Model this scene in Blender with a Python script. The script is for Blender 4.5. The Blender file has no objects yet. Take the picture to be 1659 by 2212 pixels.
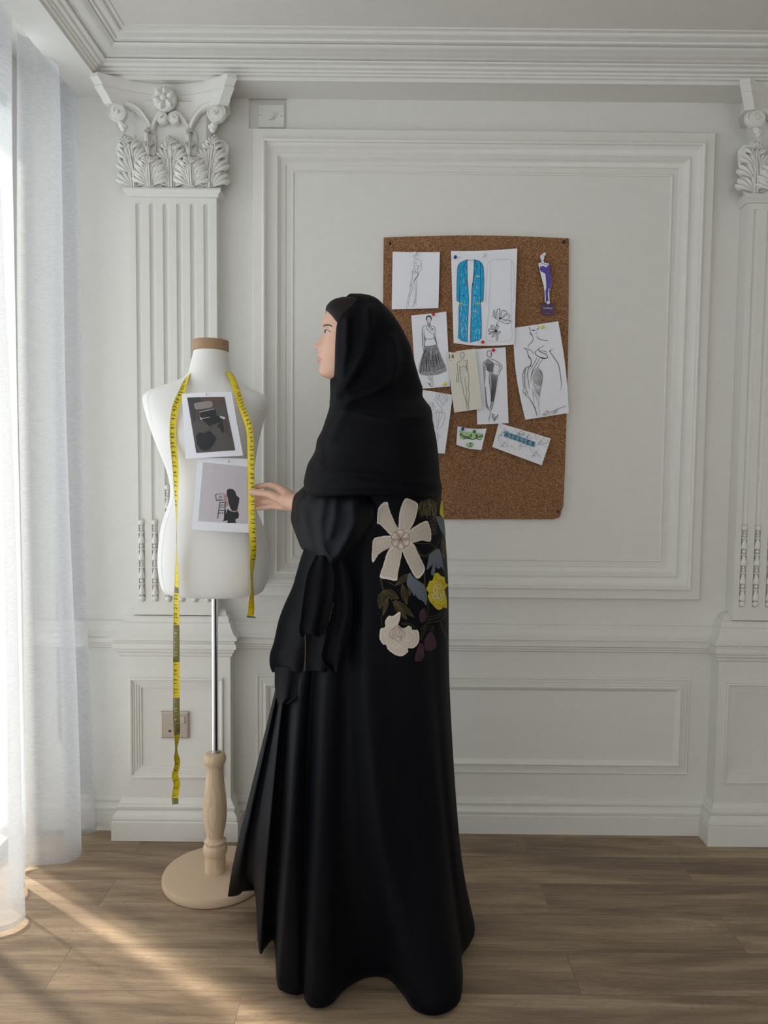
import bpy, bmesh, math, random
from mathutils import Vector, Matrix
from mathutils.bvhtree import BVHTree
from mathutils.geometry import tessellate_polygon
random.seed(7)
sc = bpy.context.scene
COL = sc.collection
# ---------------------------------------------------------------- camera
F = 1600.0; PITCH = math.radians(3.4); ROLL = 0.0096; H = 1.19
_c, _s = math.cos(PITCH), math.sin(PITCH)
FW = Vector((0, _c, -_s)); _r0 = Vector((1, 0, 0)); _u0 = Vector((0, _s, _c))
RT = _r0*math.cos(ROLL) + _u0*math.sin(ROLL); UP = -_r0*math.sin(ROLL) + _u0*math.cos(ROLL)
cd = bpy.data.cameras.new('camera'); cam = bpy.data.objects.new('camera', cd); COL.objects.link(cam)
cam.matrix_world = Matrix(((RT.x, UP.x, -FW.x, 0), (RT.y, UP.y, -FW.y, 0), (RT.z, UP.z, -FW.z, H), (0, 0, 0, 1)))
cd.sensor_fit = 'VERTICAL'; cd.sensor_height = 36; cd.sensor_width = 27; cd.lens = F/2212*36
cd.clip_start = .05
sc.camera = cam
# ---------------------------------------------------------------- light
sc.view_settings.view_transform = 'Standard'; sc.view_settings.look = 'None'
sc.view_settings.gamma = 1; sc.view_settings.exposure = 0.56
try: sc.view_settings.use_curve_mapping = False
except Exception: pass
world = bpy.data.worlds.new('world'); sc.world = world; world.use_nodes = True
wn = world.node_tree; wbg = wn.nodes['Background']
wbg.inputs[1].default_value = 3.2
_g = wn.nodes.new('ShaderNodeTexCoord'); _s = wn.nodes.new('ShaderNodeSeparateXYZ'); _r = wn.nodes.new('ShaderNodeValToRGB'); _m = wn.nodes.new('ShaderNodeMapRange')
wn.links.new(_g.outputs['Generated'], _s.inputs[0]); _m.inputs[1].default_value = -.6; _m.inputs[2].default_value = .7; wn.links.new(_s.outputs['Z'], _m.inputs[0])
wn.links.new(_m.outputs[0], _r.inputs[0]); wn.links.new(_r.outputs[0], wbg.inputs[0])
_r.color_ramp.elements[0].color = (.66, .72, .78, 1); _r.color_ramp.elements[1].color = (.40, .40, .375, 1); _k = _r.color_ramp.elements.new(.45); _k.color = (.72, .755, .79, 1)
sun_d = bpy.data.lights.new('sun', 'SUN'); sun = bpy.data.objects.new('sun', sun_d); COL.objects.link(sun)
sun_d.energy = 4.4; sun_d.angle = math.radians(2.6); sun_d.color = (1, .9, .76)
sun.rotation_euler = Vector((.81*.72, -.58*.72, -.69)).to_track_quat('-Z', 'Y').to_euler()
def portal(name, loc, sx, sy, d):
    l = bpy.data.lights.new(name, 'AREA'); l.shape = 'RECTANGLE'; l.size = sx; l.size_y = sy
    l.cycles.is_portal = True
    o = bpy.data.objects.new(name, l); COL.objects.link(o); o.location = loc
    o.rotation_euler = Vector(d).to_track_quat('-Z', 'Z').to_euler(); return o
portal('window_portal', (-1.22, -.2, 1.17), 5.1, 2.4, (1, 0, 0))
portal('rear_portal', (.55, -3.3, 1.2), 1.9, 1.8, (0, 1, 0))

def ray(x, y):
    return FW + RT*((x-829.5)/F) - UP*((y-1106)/F)
def P(x, y, Y):
    d = ray(x, y); t = Y/d.y
    return Vector((t*d.x, Y, H+t*d.z))
def FL(x, y, z=0.0):
    d = ray(x, y); t = (z-H)/d.z
    return Vector((t*d.x, t*d.y, z))
# ---------------------------------------------------------------- materials
def mat(name, col, rough=.6, metal=0, sheen=0, spec=.5, bump=None, noise=None, coat=0):
    m = bpy.data.materials.new(name); m.use_nodes = True; nt = m.node_tree
    b = nt.nodes['Principled BSDF']
    b.inputs['Base Color'].default_value = (*col, 1); b.inputs['Roughness'].default_value = rough
    b.inputs['Metallic'].default_value = metal; b.inputs['Specular IOR Level'].default_value = spec
    if sheen:
        b.inputs['Sheen Weight'].default_value = sheen; b.inputs['Sheen Roughness'].default_value = .4
    if coat: b.inputs['Coat Weight'].default_value = coat
    tc = nt.nodes.new('ShaderNodeTexCoord')
    n = nt.nodes.new('ShaderNodeTexNoise'); nt.links.new(tc.outputs['Object'], n.inputs['Vector'])
    n.inputs['Scale'].default_value = (noise or (30,))[0]; n.inputs['Detail'].default_value = 5
    amt = (noise or (30, .04))[1]
    mx = nt.nodes.new('ShaderNodeMix'); mx.data_type = 'RGBA'
    mx.inputs[6].default_value = (*[c*(1-amt) for c in col], 1); mx.inputs[7].default_value = (*[min(1, c*(1+amt)) for c in col], 1)
    nt.links.new(n.outputs['Fac'], mx.inputs[0]); nt.links.new(mx.outputs[2], b.inputs['Base Color'])
    if bump:
        n2 = nt.nodes.new('ShaderNodeTexNoise'); n2.inputs['Scale'].default_value = bump[0]; n2.inputs['Detail'].default_value = 4
        nt.links.new(tc.outputs['Object'], n2.inputs['Vector'])
        bp = nt.nodes.new('ShaderNodeBump'); bp.inputs['Strength'].default_value = bump[1]; bp.inputs['Distance'].default_value = bump[2]
        nt.links.new(n2.outputs['Fac'], bp.inputs['Height']); nt.links.new(bp.outputs[0], b.inputs['Normal'])
    return m
M = {}
M['wall'] = mat('wall_paint', (.735, .725, .68), .5, bump=(60, .12, .002))
M['plaster'] = mat('plaster', (.735, .725, .685), .55, bump=(90, .2, .002))
M['ceil'] = mat('ceiling_paint', (.70, .68, .635), .8)
M['plate'] = mat('switch_plastic', (.78, .78, .74), .35)
M['champ'] = mat('champagne_plastic', (.50, .435, .375), .35, metal=.35)
M['dark'] = mat('dark_hole', (.01, .01, .01), .6)
M['form'] = mat('form_fabric', (.83, .825, .80), .9, sheen=.2, bump=(500, .25, .0006), noise=(8, .03))
M['capwood'] = mat('cap_wood', (.36, .225, .12), .6, noise=(40, .2))
M['chrome'] = mat('chrome', (.75, .77, .8), .12, metal=1)
M['steel'] = mat('steel', (.6, .6, .6), .3, metal=1)
M['mdf'] = mat('mdf', (.60, .45, .31), .65, noise=(300, .1))
M['paper'] = mat('paper', (.83, .84, .90), .75, noise=(60, .03))
M['cream'] = mat('cream_paper', (.74, .715, .62), .75)
M['ink'] = mat('ink', (.03, .03, .035), .7)
M['pencil'] = mat('pencil', (.22, .22, .24), .8)
M['faint'] = mat('faint_pencil', (.48, .47, .52), .8)
M['grey'] = mat('marker_grey', (.33, .33, .36), .8, noise=(120, .5))
M['midgrey'] = mat('wash_grey', (.5, .5, .53), .8, noise=(200, .25))
M['blue'] = mat('coat_blue', (.008, .36, .66), .7, noise=(140, .35))
M['lime'] = mat('lime', (.45, .55, .12), .7)
M['purple'] = mat('purple', (.10, .06, .38), .7, noise=(120, .4))
M['plum'] = mat('plum', (.085, .03, .10), .5)
M['hl_green'] = mat('highlighter_green', (.42, .66, .30), .7)
M['hl_blue'] = mat('highlighter_blue', (.17, .36, .50), .7, noise=(150, .3))
M['pin_red'] = mat('pin_red', (.65, .01, .02), .25)
M['pin_blue'] = mat('pin_blue', (.01, .05, .32), .25)
M['pin_white'] = mat('pin_white', (.8, .8, .78), .25)
M['pin_yellow'] = mat('pin_yellow', (.75, .68, .02), .25)
M['pin_green'] = mat('pin_green', (.01, .20, .13), .25)
M['black'] = mat('black_plastic', (.012, .012, .014), .35)
M['tape'] = mat('tape_yellow', (.78, .62, .015), .4, noise=(50, .08))
M['tapedark'] = mat('tape_olive', (.17, .155, .03), .45)
M['tapeback'] = mat('tape_back', (.72, .50, .01), .4)
M['cloth'] = mat('abaya_cloth', (.0020, .0027, .0050), .6, sheen=.008, spec=.11, bump=(900, .15, .0004))
M['scarf'] = mat('scarf_cloth', (.0021, .0024, .0040), .7, sheen=.008, spec=.09, bump=(1200, .2, .0003))
M['skin'] = mat('skin', (.60, .36, .26), .5, noise=(40, .08))
M['hair'] = mat('hair', (.016, .011, .010), .65, spec=.2, noise=(200, .4))
M['lip'] = mat('lip', (.50, .23, .19), .45)
M['eyew'] = mat('eye_white', (.7, .68, .66), .2)
M['petal'] = mat('petal_felt', (.56, .50, .44), .9, bump=(250, .6, .0015), noise=(120, .08))
M['petal_edge'] = mat('petal_edge', (.68, .61, .54), .9)
M['yellowfelt'] = mat('yellow_felt', (.55, .44, .015), .85, noise=(120, .12))
M['greyfelt'] = mat('blue_grey_felt', (.105, .13, .16), .8, noise=(60, .2))
M['plumfelt'] = mat('plum_felt', (.035, .013, .022), .85)
M['gold'] = mat('gold_thread', (.12, .085, .03), .6)
M['brown'] = mat('brown_thread', (.24, .12, .08), .7)
M['stitch'] = mat('tone_thread', (.40, .33, .27), .8)
M['cream_t'] = mat('cream_thread', (.68, .62, .45), .7)
M['print_dark'] = mat('print_dark', (.045, .042, .042), .6, noise=(25, .2))
M['print_floor'] = mat('print_floor', (.085, .078, .072), .6, noise=(15, .25))
M['print_pink'] = mat('print_backdrop', (.55, .52, .56), .6)
M['print_brown'] = mat('print_brown', (.10, .065, .05), .6)
M['print_black'] = mat('print_black', (.012, .014, .018), .6)
M['print_chair'] = mat('print_chair', (.27, .235, .235), .6)
M['sun_skin'] = mat('print_skin', (.45, .25, .2), .6)
M['frame'] = mat('window_aluminium', (.6, .6, .6), .4, metal=.3)

def wood_mat(name, c1, c2, scale=(2, 2, 18), ring=9.0):
    m = bpy.data.materials.new(name); m.use_nodes = True; nt = m.node_tree; b = nt.nodes['Principled BSDF']
    tc = nt.nodes.new('ShaderNodeTexCoord'); mp = nt.nodes.new('ShaderNodeMapping'); mp.inputs['Scale'].default_value = scale
    nt.links.new(tc.outputs['Object'], mp.inputs[0])
    n = nt.nodes.new('ShaderNodeTexNoise'); n.inputs['Scale'].default_value = 2.0; n.inputs['Detail'].default_value = 2
    nt.links.new(mp.outputs[0], n.inputs['Vector'])
    w = nt.nodes.new('ShaderNodeMath'); w.operation = 'MULTIPLY'; w.inputs[1].default_value = ring
    nt.links.new(n.outputs['Fac'], w.inputs[0])
    f = nt.nodes.new('ShaderNodeMath'); f.operation = 'FRACT'; nt.links.new(w.outputs[0], f.inputs[0])
    r = nt.nodes.new('ShaderNodeValToRGB'); r.color_ramp.elements[0].color = (*c1, 1); r.color_ramp.elements[1].color = (*c2, 1)
    r.color_ramp.elements[0].position = .0; r.color_ramp.elements[1].position = .95
    nt.links.new(f.outputs[0], r.inputs[0]); nt.links.new(r.outputs[0], b.inputs['Base Color']); b.inputs['Roughness'].default_value = .6
    return m
M['pine'] = wood_mat('turned_pine', (.66, .52, .365), (.56, .42, .275), (13, 13, 1.6), 6)

def floor_mat():
    m = bpy.data.materials.new('oak_laminate'); m.use_nodes = True; nt = m.node_tree; L = nt.links; b = nt.nodes['Principled BSDF']
    N = lambda t: nt.nodes.new(t)
    tc = N('ShaderNodeTexCoord')
    br = N('ShaderNodeTexBrick'); bm_ = N('ShaderNodeMapping'); bm_.inputs['Location'].default_value = (.31, -.115, 0); L.new(tc.outputs['Object'], bm_.inputs[0]); L.new(bm_.outputs[0], br.inputs['Vector'])
    br.inputs['Scale'].default_value = 1; br.inputs['Brick Width'].default_value = 1.22; br.inputs['Row Height'].default_value = .15
    br.inputs['Mortar Size'].default_value = .0011; br.inputs['Mortar Smooth'].default_value = .3; br.offset = .37
    br.inputs['Color1'].default_value = (.0, .0, .0, 1); br.inputs['Color2'].default_value = (1, 1, 1, 1); br.inputs['Mortar'].default_value = (.5, .5, .5, 1)
    br.inputs['Bias'].default_value = 0
    # per plank offset of the grain
    sc_ = N('ShaderNodeVectorMath'); sc_.operation = 'SCALE'; L.new(br.outputs['Color'], sc_.inputs[0]); sc_.inputs['Scale'].default_value = 37
    ad = N('ShaderNodeVectorMath'); L.new(tc.outputs['Object'], ad.inputs[0]); L.new(sc_.outputs[0], ad.inputs[1])
    def noise(scale, s, det=6, dist=0, rough=.55):
        mp = N('ShaderNodeMapping'); mp.inputs['Scale'].default_value = scale; L.new(ad.outputs[0], mp.inputs[0])
        n = N('ShaderNodeTexNoise'); n.inputs['Scale'].default_value = s; n.inputs['Detail'].default_value = det
        n.inputs['Distortion'].default_value = dist; n.inputs['Roughness'].default_value = rough
        L.new(mp.outputs[0], n.inputs['Vector']); return n.outputs['Fac']
    big = noise((1.1, 7, 1), 1.5, 5, .9)
    fine = noise((4, 110, 1), 1.0, 6, .15, .7)
    knot = noise((1.1, 6.5, 1), 1.6, 3, 1.6)
    ramp = N('ShaderNodeValToRGB'); e = ramp.color_ramp.elements
    e[0].position = .36; e[0].color = (.205, .145, .100, 1); e[1].position = .64; e[1].color = (.43, .32, .215, 1)
    k = e.new(.5); k.color = (.305, .222, .149, 1)
    L.new(big, ramp.inputs[0])
    mx = N('ShaderNodeMix'); mx.data_type = 'RGBA'; mx.blend_type = 'MULTIPLY'; mx.inputs[0].default_value = 1
    r2 = N('ShaderNodeValToRGB'); r2.color_ramp.elements[0].position = .3; r2.color_ramp.elements[0].color = (.74, .72, .70, 1)
    r2.color_ramp.elements[1].position = .65; r2.color_ramp.elements[1].color = (1.1, 1.1, 1.1, 1)
    L.new(fine, r2.inputs[0]); L.new(ramp.outputs[0], mx.inputs[6]); L.new(r2.outputs[0], mx.inputs[7])
    # cathedral rings
    mm = N('ShaderNodeMath'); mm.operation = 'MULTIPLY'; mm.inputs[1].default_value = 16; L.new(knot, mm.inputs[0])
    fr = N('ShaderNodeMath'); fr.operation = 'FRACT'; L.new(mm.outputs[0], fr.inputs[0])
    r3 = N('ShaderNodeValToRGB'); r3.color_ramp.elements[0].color = (.80, .78, .76, 1); r3.color_ramp.elements[1].position = .35; r3.color_ramp.elements[1].color = (1, 1, 1, 1)
    L.new(fr.outputs[0], r3.inputs[0])
    mx2 = N('ShaderNodeMix'); mx2.data_type = 'RGBA'; mx2.blend_type = 'MULTIPLY'; mx2.inputs[0].default_value = .75
    L.new(mx.outputs[2], mx2.inputs[6]); L.new(r3.outputs[0], mx2.inputs[7])
    # seams
    mx3 = N('ShaderNodeMix'); mx3.data_type = 'RGBA'; mx3.inputs[7].default_value = (.10, .07, .05, 1)
    ms = N('ShaderNodeMath'); ms.operation = 'MULTIPLY'; ms.inputs[1].default_value = .45; L.new(br.outputs['Fac'], ms.inputs[0])
    L.new(ms.outputs[0], mx3.inputs[0]); L.new(mx2.outputs[2], mx3.inputs[6])
    L.new(mx3.outputs[2], b.inputs['Base Color']); b.inputs['Roughness'].default_value = .48
    b.inputs['Specular IOR Level'].default_value = .35
    bp = N('ShaderNodeBump'); bp.inputs['Strength'].default_value = .25; bp.inputs['Distance'].default_value = .0015
    L.new(fine, bp.inputs['Height']); L.new(bp.outputs[0], b.inputs['Normal'])
    return m
M['floor'] = floor_mat()

def cork_mat():
    m = bpy.data.materials.new('cork'); m.use_nodes = True; nt = m.node_tree; L = nt.links; b = nt.nodes['Principled BSDF']
    tc = nt.nodes.new('ShaderNodeTexCoord')
    v = nt.nodes.new('ShaderNodeTexVoronoi'); v.inputs['Scale'].default_value = 420; L.new(tc.outputs['Object'], v.inputs['Vector'])
    n = nt.nodes.new('ShaderNodeTexNoise'); n.inputs['Scale'].default_value = 240; n.inputs['Detail'].default_value = 6; L.new(tc.outputs['Object'], n.inputs['Vector'])
    r = nt.nodes.new('ShaderNodeValToRGB'); e = r.color_ramp.elements
    e[0].position = .33; e[0].color = (.11, .050, .020, 1); e[1].position = .70; e[1].color = (.42, .23, .115, 1)
    k = e.new(.5); k.color = (.25, .118, .050, 1)
    mx = nt.nodes.new('ShaderNodeMix'); mx.data_type = 'FLOAT'; mx.inputs[0].default_value = .35
    L.new(n.outputs['Fac'], mx.inputs[2]); L.new(v.outputs['Color'], mx.inputs[3]); L.new(mx.outputs[0], r.inputs[0])
    L.new(r.outputs[0], b.inputs['Base Color']); b.inputs['Roughness'].default_value = .9
    return m
M['cork'] = cork_mat()

def curtain_mat():
    m = bpy.data.materials.new('sheer_voile'); m.use_nodes = True; nt = m.node_tree; L = nt.links
    for n in list(nt.nodes):
        if n.type != 'OUTPUT_MATERIAL': nt.nodes.remove(n)
    out = [n for n in nt.nodes if n.type == 'OUTPUT_MATERIAL'][0]
    tr = nt.nodes.new('ShaderNodeBsdfTransparent'); tr.inputs[0].default_value = (1, 1, 1, 1)
    tl = nt.nodes.new('ShaderNodeBsdfTranslucent'); tl.inputs[0].default_value = (.54, .55, .565, 1)
    df = nt.nodes.new('ShaderNodeBsdfDiffuse'); df.inputs[0].default_value = (.70, .70, .70, 1)
    tc = nt.nodes.new('ShaderNodeTexCoord'); mp = nt.nodes.new('ShaderNodeMapping'); mp.inputs['Scale'].default_value = (60, 60, 420)
    L.new(tc.outputs['Object'], mp.inputs[0])
    n = nt.nodes.new('ShaderNodeTexNoise'); n.inputs['Scale'].default_value = 1; n.inputs['Detail'].default_value = 3; L.new(mp.outputs[0], n.inputs['Vector'])
    mr = nt.nodes.new('ShaderNodeMapRange'); mr.inputs[1].default_value = .3; mr.inputs[2].default_value = .7; mr.inputs[3].default_value = .24; mr.inputs[4].default_value = .42
    L.new(n.outputs['Fac'], mr.inputs[0])
    a = nt.nodes.new('ShaderNodeMixShader'); a.inputs[0].default_value = .5; L.new(tl.outputs[0], a.inputs[1]); L.new(df.outputs[0], a.inputs[2])
    c = nt.nodes.new('ShaderNodeMixShader'); L.new(mr.outputs[0], c.inputs[0]); L.new(a.outputs[0], c.inputs[1]); L.new(tr.outputs[0], c.inputs[2])
    L.new(c.outputs[0], out.inputs[0]); return m
M['curtain'] = curtain_mat()
g = bpy.data.materials.new('window_glass'); g.use_nodes = True
_nt = g.node_tree; _o = [n for n in _nt.nodes if n.type == 'OUTPUT_MATERIAL'][0]
_t = _nt.nodes.new('ShaderNodeBsdfTransparent'); _gl = _nt.nodes.new('ShaderNodeBsdfGlossy'); _gl.inputs['Roughness'].default_value = .02
_mx = _nt.nodes.new('ShaderNodeMixShader'); _mx.inputs[0].default_value = .06
_nt.links.new(_t.outputs[0], _mx.inputs[1]); _nt.links.new(_gl.outputs[0], _mx.inputs[2]); _nt.links.new(_mx.outputs[0], _o.inputs[0])
M['glass'] = g

# ---------------------------------------------------------------- mesh helpers
class MB:
    def __init__(s): s.v = []; s.f = []; s.mi = []; s.cur = 0
    def vert(s, p): s.v.append(tuple(p)); return len(s.v)-1
    def face(s, *i):
        s.f.append(tuple(i)); s.mi.append(s.cur)
    def box(s, x0, x1, y0, y1, z0, z1):
        b = len(s.v)
        for z in (z0, z1):
            for y in (y0, y1):
                for x in (x0, x1): s.v.append((x, y, z))
        for q in ((0, 2, 3, 1), (4, 5, 7, 6), (0, 1, 5, 4), (2, 6, 7, 3), (0, 4, 6, 2), (1, 3, 7, 5)): s.face(*[b+i for i in q])
    def loft(s, rings, closed=True, cap0=False, cap1=False):
        b = len(s.v); n = len(rings[0])
        for r in rings:
            for p in r: s.v.append(tuple(p))
        m = n if closed else n-1
        for k in range(len(rings)-1):
            for i in range(m):
                j = (i+1) % n
                s.face(b+k*n+i, b+k*n+j, b+(k+1)*n+j, b+(k+1)*n+i)
        if cap0: s.face(*[b+i for i in reversed(range(n))])
        if cap1: s.face(*[b+(len(rings)-1)*n+i for i in range(n)])
    def lathe(s, prof, c=(0, 0, 0), n=32, axis='z', cap=True):
        rings = []
        for r, h in prof:
            ring = []
            for i in range(n):
                a = 2*math.pi*i/n
                if axis == 'z': ring.append((c[0]+r*math.cos(a), c[1]+r*math.sin(a), c[2]+h))
                else: ring.append((c[0]+r*math.cos(a), c[1]-h, c[2]+r*math.sin(a)))
            rings.append(ring)
        s.loft(rings, True, cap, cap)
    def sweep(s, prof, path, z0=0, caps=True):
        n = len(path); rings = []
        P2 = [Vector(p) for p in path]
        for i in range(n):
            d0 = (P2[i]-P2[i-1]).normalized() if i > 0 else None
            d1 = (P2[i+1]-P2[i]).normalized() if i < n-1 else None
            n0 = Vector((d0.y, -d0.x)) if d0 else None; n1 = Vector((d1.y, -d1.x)) if d1 else None
            if n0 is None: m = n1
            elif n1 is None: m = n0
            else:
                m = (n0+n1); m = m/max(.2, m.dot(n0)) if m.length > 1e-6 else n0
            rings.append([(P2[i].x+m.x*o, P2[i].y+m.y*o, z0+z) for o, z in prof])
        s.loft(rings, False)
    def nested(s, rects, Y, cap=True):
        rings = []
        for (x0, x1, z0, z1), h in rects:
            rings.append([(x0, Y-h, z0), (x1, Y-h, z0), (x1, Y-h, z1), (x0, Y-h, z1)])
        s.loft(rings, True, False, cap)
    def tube(s, pts, rad, n=8, cap=True):
        pts = [Vector(p) for p in pts]
        if not hasattr(rad, '__len__'): rad = [rad]*len(pts)
        rings = []; up = Vector((0, 0, 1)); prev = None
        for i, p in enumerate(pts):
            d = (pts[min(i+1, len(pts)-1)]-pts[max(i-1, 0)]).normalized()
            if prev is None:
                a = d.cross(up)
                if a.length < .1: a = d.cross(Vector((1, 0, 0)))
            else: a = prev - d*prev.dot(d)
            a.normalize(); prev = a; b = d.cross(a)
            rings.append([p+(a*math.cos(2*math.pi*k/n)+b*math.sin(2*math.pi*k/n))*rad[i] for k in range(n)])
        s.loft(rings, True, cap, cap)
    def build(s, name, mats, parent=None, smooth=False, weld=0):
        me = bpy.data.meshes.new(name); me.from_pydata(s.v, [], s.f)
        if not isinstance(mats, (list, tuple)): mats = [mats]
        for m in mats: me.materials.append(M[m] if isinstance(m, str) else m)
        if len(mats) > 1: me.polygons.foreach_set('material_index', s.mi)
        bm = bmesh.new(); bm.from_mesh(me)
        if weld: bmesh.ops.remove_doubles(bm, verts=bm.verts, dist=weld)
        bmesh.ops.recalc_face_normals(bm, faces=bm.faces); bm.to_mesh(me); bm.free()
        if smooth:
            me.polygons.foreach_set('use_smooth', [True]*len(me.polygons))
            if smooth is not True and smooth > 0: me.set_sharp_from_angle(angle=math.radians(smooth))
        o = bpy.data.objects.new(name, me); COL.objects.link(o)
        if parent is not None:
            o.parent = parent
            o.matrix_parent_inverse = parent.matrix_world.inverted() if parent.type != 'EMPTY' else Matrix.Translation(-parent.location)
        return o
def tag(o, label=None, cat=None, group=None, kind=None):
    if label: o['label'] = label
    if cat: o['category'] = cat
    if group: o['group'] = group
    if kind: o['kind'] = kind
    return o
def thing(name, label, cat, loc, group=None):
    o = bpy.data.objects.new(name, None); COL.objects.link(o); o.location = loc; o.empty_display_size = .05
    return tag(o, label, cat, group)
def structure(o): o['kind'] = 'structure'; return o
def cr(pts, n=8, closed=False):
    "catmull-rom through points (any dimension tuples)"
    out = []; m = len(pts)
    rng = range(m) if closed else range(m-1)
    for i in rng:
        g_ = (lambda k: pts[k % m]) if closed else (lambda k: pts[max(0, min(m-1, k))])
        p0, p1, p2, p3 = g_(i-1), g_(i), g_(i+1), g_(i+2)
        for k in range(n):
            t = k/n
            out.append(tuple(.5*((2*b)+(-a+c)*t+(2*a-5*b+4*c-d)*t*t+(-a+3*b-3*c+d)*t**3) for a, b, c, d in zip(p0, p1, p2, p3)))
    if not closed: out.append(tuple(pts[-1]))
    return out
def lerp1(tab, x):
    if x <= tab[0][0]: return tab[0][1:]
    for a, b in zip(tab, tab[1:]):
        if x <= b[0]:
            t = (x-a[0])/(b[0]-a[0]) if b[0] > a[0] else 0
            return tuple(p+(q-p)*t for p, q in zip(a[1:], b[1:]))
    return tab[-1][1:]
# ================================================================ ROOM
W = 2.37; CEIL = 2.415; XL = -1.13; XR = 2.3; YB = -3.2
mb = MB(); mb.box(XL-.05, XR+.05, YB-.05, W+.15, -.05, 0); structure(mb.build('floor', 'floor'))
mb = MB(); mb.box(XL-.15, XR+.15, YB-.15, W+.15, CEIL, CEIL+.05); structure(mb.build('ceiling', 'ceil'))
mb = MB()
mb.box(XL-.15, -.432, W, W+.1, 0, CEIL); mb.box(-.432, -.313, W, W+.1, 0, 2.24); mb.box(-.432, -.313, W, W+.1, 2.338, CEIL)
mb.box(-.313, XR+.15, W, W+.1, 0, CEIL); mb.box(-.44, -.305, W+.014, W+.1, 2.23, 2.345)
structure(mb.build('wall_back', 'wall'))
mb = MB(); mb.box(XR, XR+.1, YB, W, 0, CEIL); structure(mb.build('wall_right', 'wall'))
# rear wall with an opening (unseen window behind the camera, added and sized for fill light)
mb = MB()
mb.box(XL-.15, -.4, YB-.1, YB, 0, CEIL); mb.box(1.5, XR+.1, YB-.1, YB, 0, CEIL); mb.box(-.4, 1.5, YB-.1, YB, 0, .3); mb.box(-.4, 1.5, YB-.1, YB, 2.1, CEIL)
structure(mb.build('wall_front', 'wall'))
# left window wall
WY1 = 2.29
mb = MB()
mb.box(XL-.12, XL, WY1, W, 0, CEIL); mb.box(XL-.12, XL, YB, -2.7, 0, CEIL); mb.box(XL-.12, XL, -2.7, WY1, 2.30, CEIL)
structure(mb.build('wall_left', 'wall'))
mb = MB()
def bar(y0, y1, z0=0.0, z1=2.30): mb.box(XL-.07, XL-.02, y0, y1, z0, z1)
bar(1.885, 1.90)
for y in (1.63, .9, .2, -.5, -1.2, -1.95, -2.7): bar(y, y+.06)
mb.box(XL-.07, XL-.02, -2.7, WY1, 0, .04); mb.box(XL-.07, XL-.02, -2.7, WY1, 2.26, 2.30)
wf = structure(mb.build('window_1', 'frame'))
mb = MB(); mb.box(XL-.05, XL-.044, -2.7, WY1, .04, 2.26); mb.build('window_pane', 'glass', wf)
mb = MB()
for x in (-.4, .52, 1.45): mb.box(x, x+.05, YB-.07, YB-.02, .3, 2.1)
mb.box(-.4, 1.5, YB-.07, YB-.02, .3, .35); mb.box(-.4, 1.5, YB-.07, YB-.02, 2.05, 2.1)
wf2 = structure(mb.build('fill_window', 'frame'))  # added rear window, out of view, lets fill light in from the camera side
mb = MB(); mb.box(-.4, 1.5, YB-.05, YB-.044, .3, 2.1); mb.build('window_pane', 'glass', wf2)

# beam + cornice
BX = -.863; BY = 2.262; SZ = 2.33
mb = MB()
mb.box(-.963, XR, BY, W, SZ, CEIL); mb.box(-.963, BX, YB, BY, SZ, CEIL)
structure(mb.build('trim_1', 'wall'))
prof = [(0, 2.328), (.004, 2.328), (.006, 2.337), (.013, 2.339), (.014, 2.344), (.019, 2.346), (.021, 2.351), (.030, 2.353), (.034, 2.359), (.043, 2.362), (.045, 2.366), (.040, 2.368), (.047, 2.370), (.050, 2.373), (.060, 2.374), (.072, 2.379), (.080, 2.388), (.084, 2.390), (.080, 2.392), (.092, 2.394), (.094, 2.399), (.106, 2.401), (.112, 2.406), (.113, 2.4115), (.125, 2.412), (.126, 2.4155)]
mb = MB(); mb.sweep(prof, [(BX, YB), (BX, BY), (XR, BY)])
structure(mb.build('trim_2', 'plaster', None, 35))

# big wall panel: raised nested frame
def ins(r, d): return (r[0]+d, r[1]-d, r[2]+d, r[3]-d)
R0 = (-.417, 1.011, .778, 2.231)
steps = [(0, 0), (0, .022), (.003, .026), (.030, .027), (.032, .034), (.037, .036), (.042, .033), (.043, .027), (.048, .024), (.056, .0175), (.064, .0145), (.070, .0145), (.072, .0185), (.076, .0195), (.080, .0165), (.083, .0115), (.090, .0065), (.100, .0045), (.103, .0008), (.119, .0008), (.1195, .004), (.122, .0055), (.125, .0045), (.1265, .0015), (.1275, .0015)]
mb = MB(); mb.nested([(ins(R0, d), h) for d, h in steps], W, True)
structure(mb.build('trim_3', 'wall', None, 30))
# lower wall panel
R1 = (-.41, .998, .199, .519)
steps = [(0, 0), (0, .006), (.003, .008), (.007, .007), (.009, .003), (.014, .003), (.015, .006), (.019, .0065), (.021, .004), (.027, .004), (.028, .010), (.032, .0125), (.038, .010), (.044, .0035), (.046, .001)]
mb = MB(); mb.nested([(ins(R1, d), h) for d, h in steps], W, True)
structure(mb.build('trim_4', 'wall', None, 30))
# chair rail
rail = [(0, .690), (.007, .690), (.010, .686), (.010, .676), (.013, .672), (.015, .664), (.021, .655), (.029, .650), (.030, .646), (.024, .644), (.023, .640), (.026, .637), (.026, .624), (.021, .621), (.018, .621), (.018, .614), (.012, .611), (.012, .605), (.005, .602), (0, .600)]
mb = MB(); mb.sweep(rail, [(XL, W), (-.80, W)]); mb.sweep(rail, [(-.50, W), (1.09, W)]); mb.sweep(rail, [(1.39, W), (XR, W)])
structure(mb.build('trim_5', 'wall', None, 35))
base = [(.017, 0), (.017, .060), (.014, .062), (.016, .066), (.016, .074), (.010, .082), (.008, .092), (.012, .096), (.012, .102), (.006, .105), (.005, .113), (0, .115)]
mb = MB(); mb.sweep(base, [(XL, W), (-.80, W)]); mb.sweep(base, [(-.50, W), (1.09, W)]); mb.sweep(base, [(1.39, W), (XR, W)])
structure(mb.build('baseboard_back', 'wall', None, 35))

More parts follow.
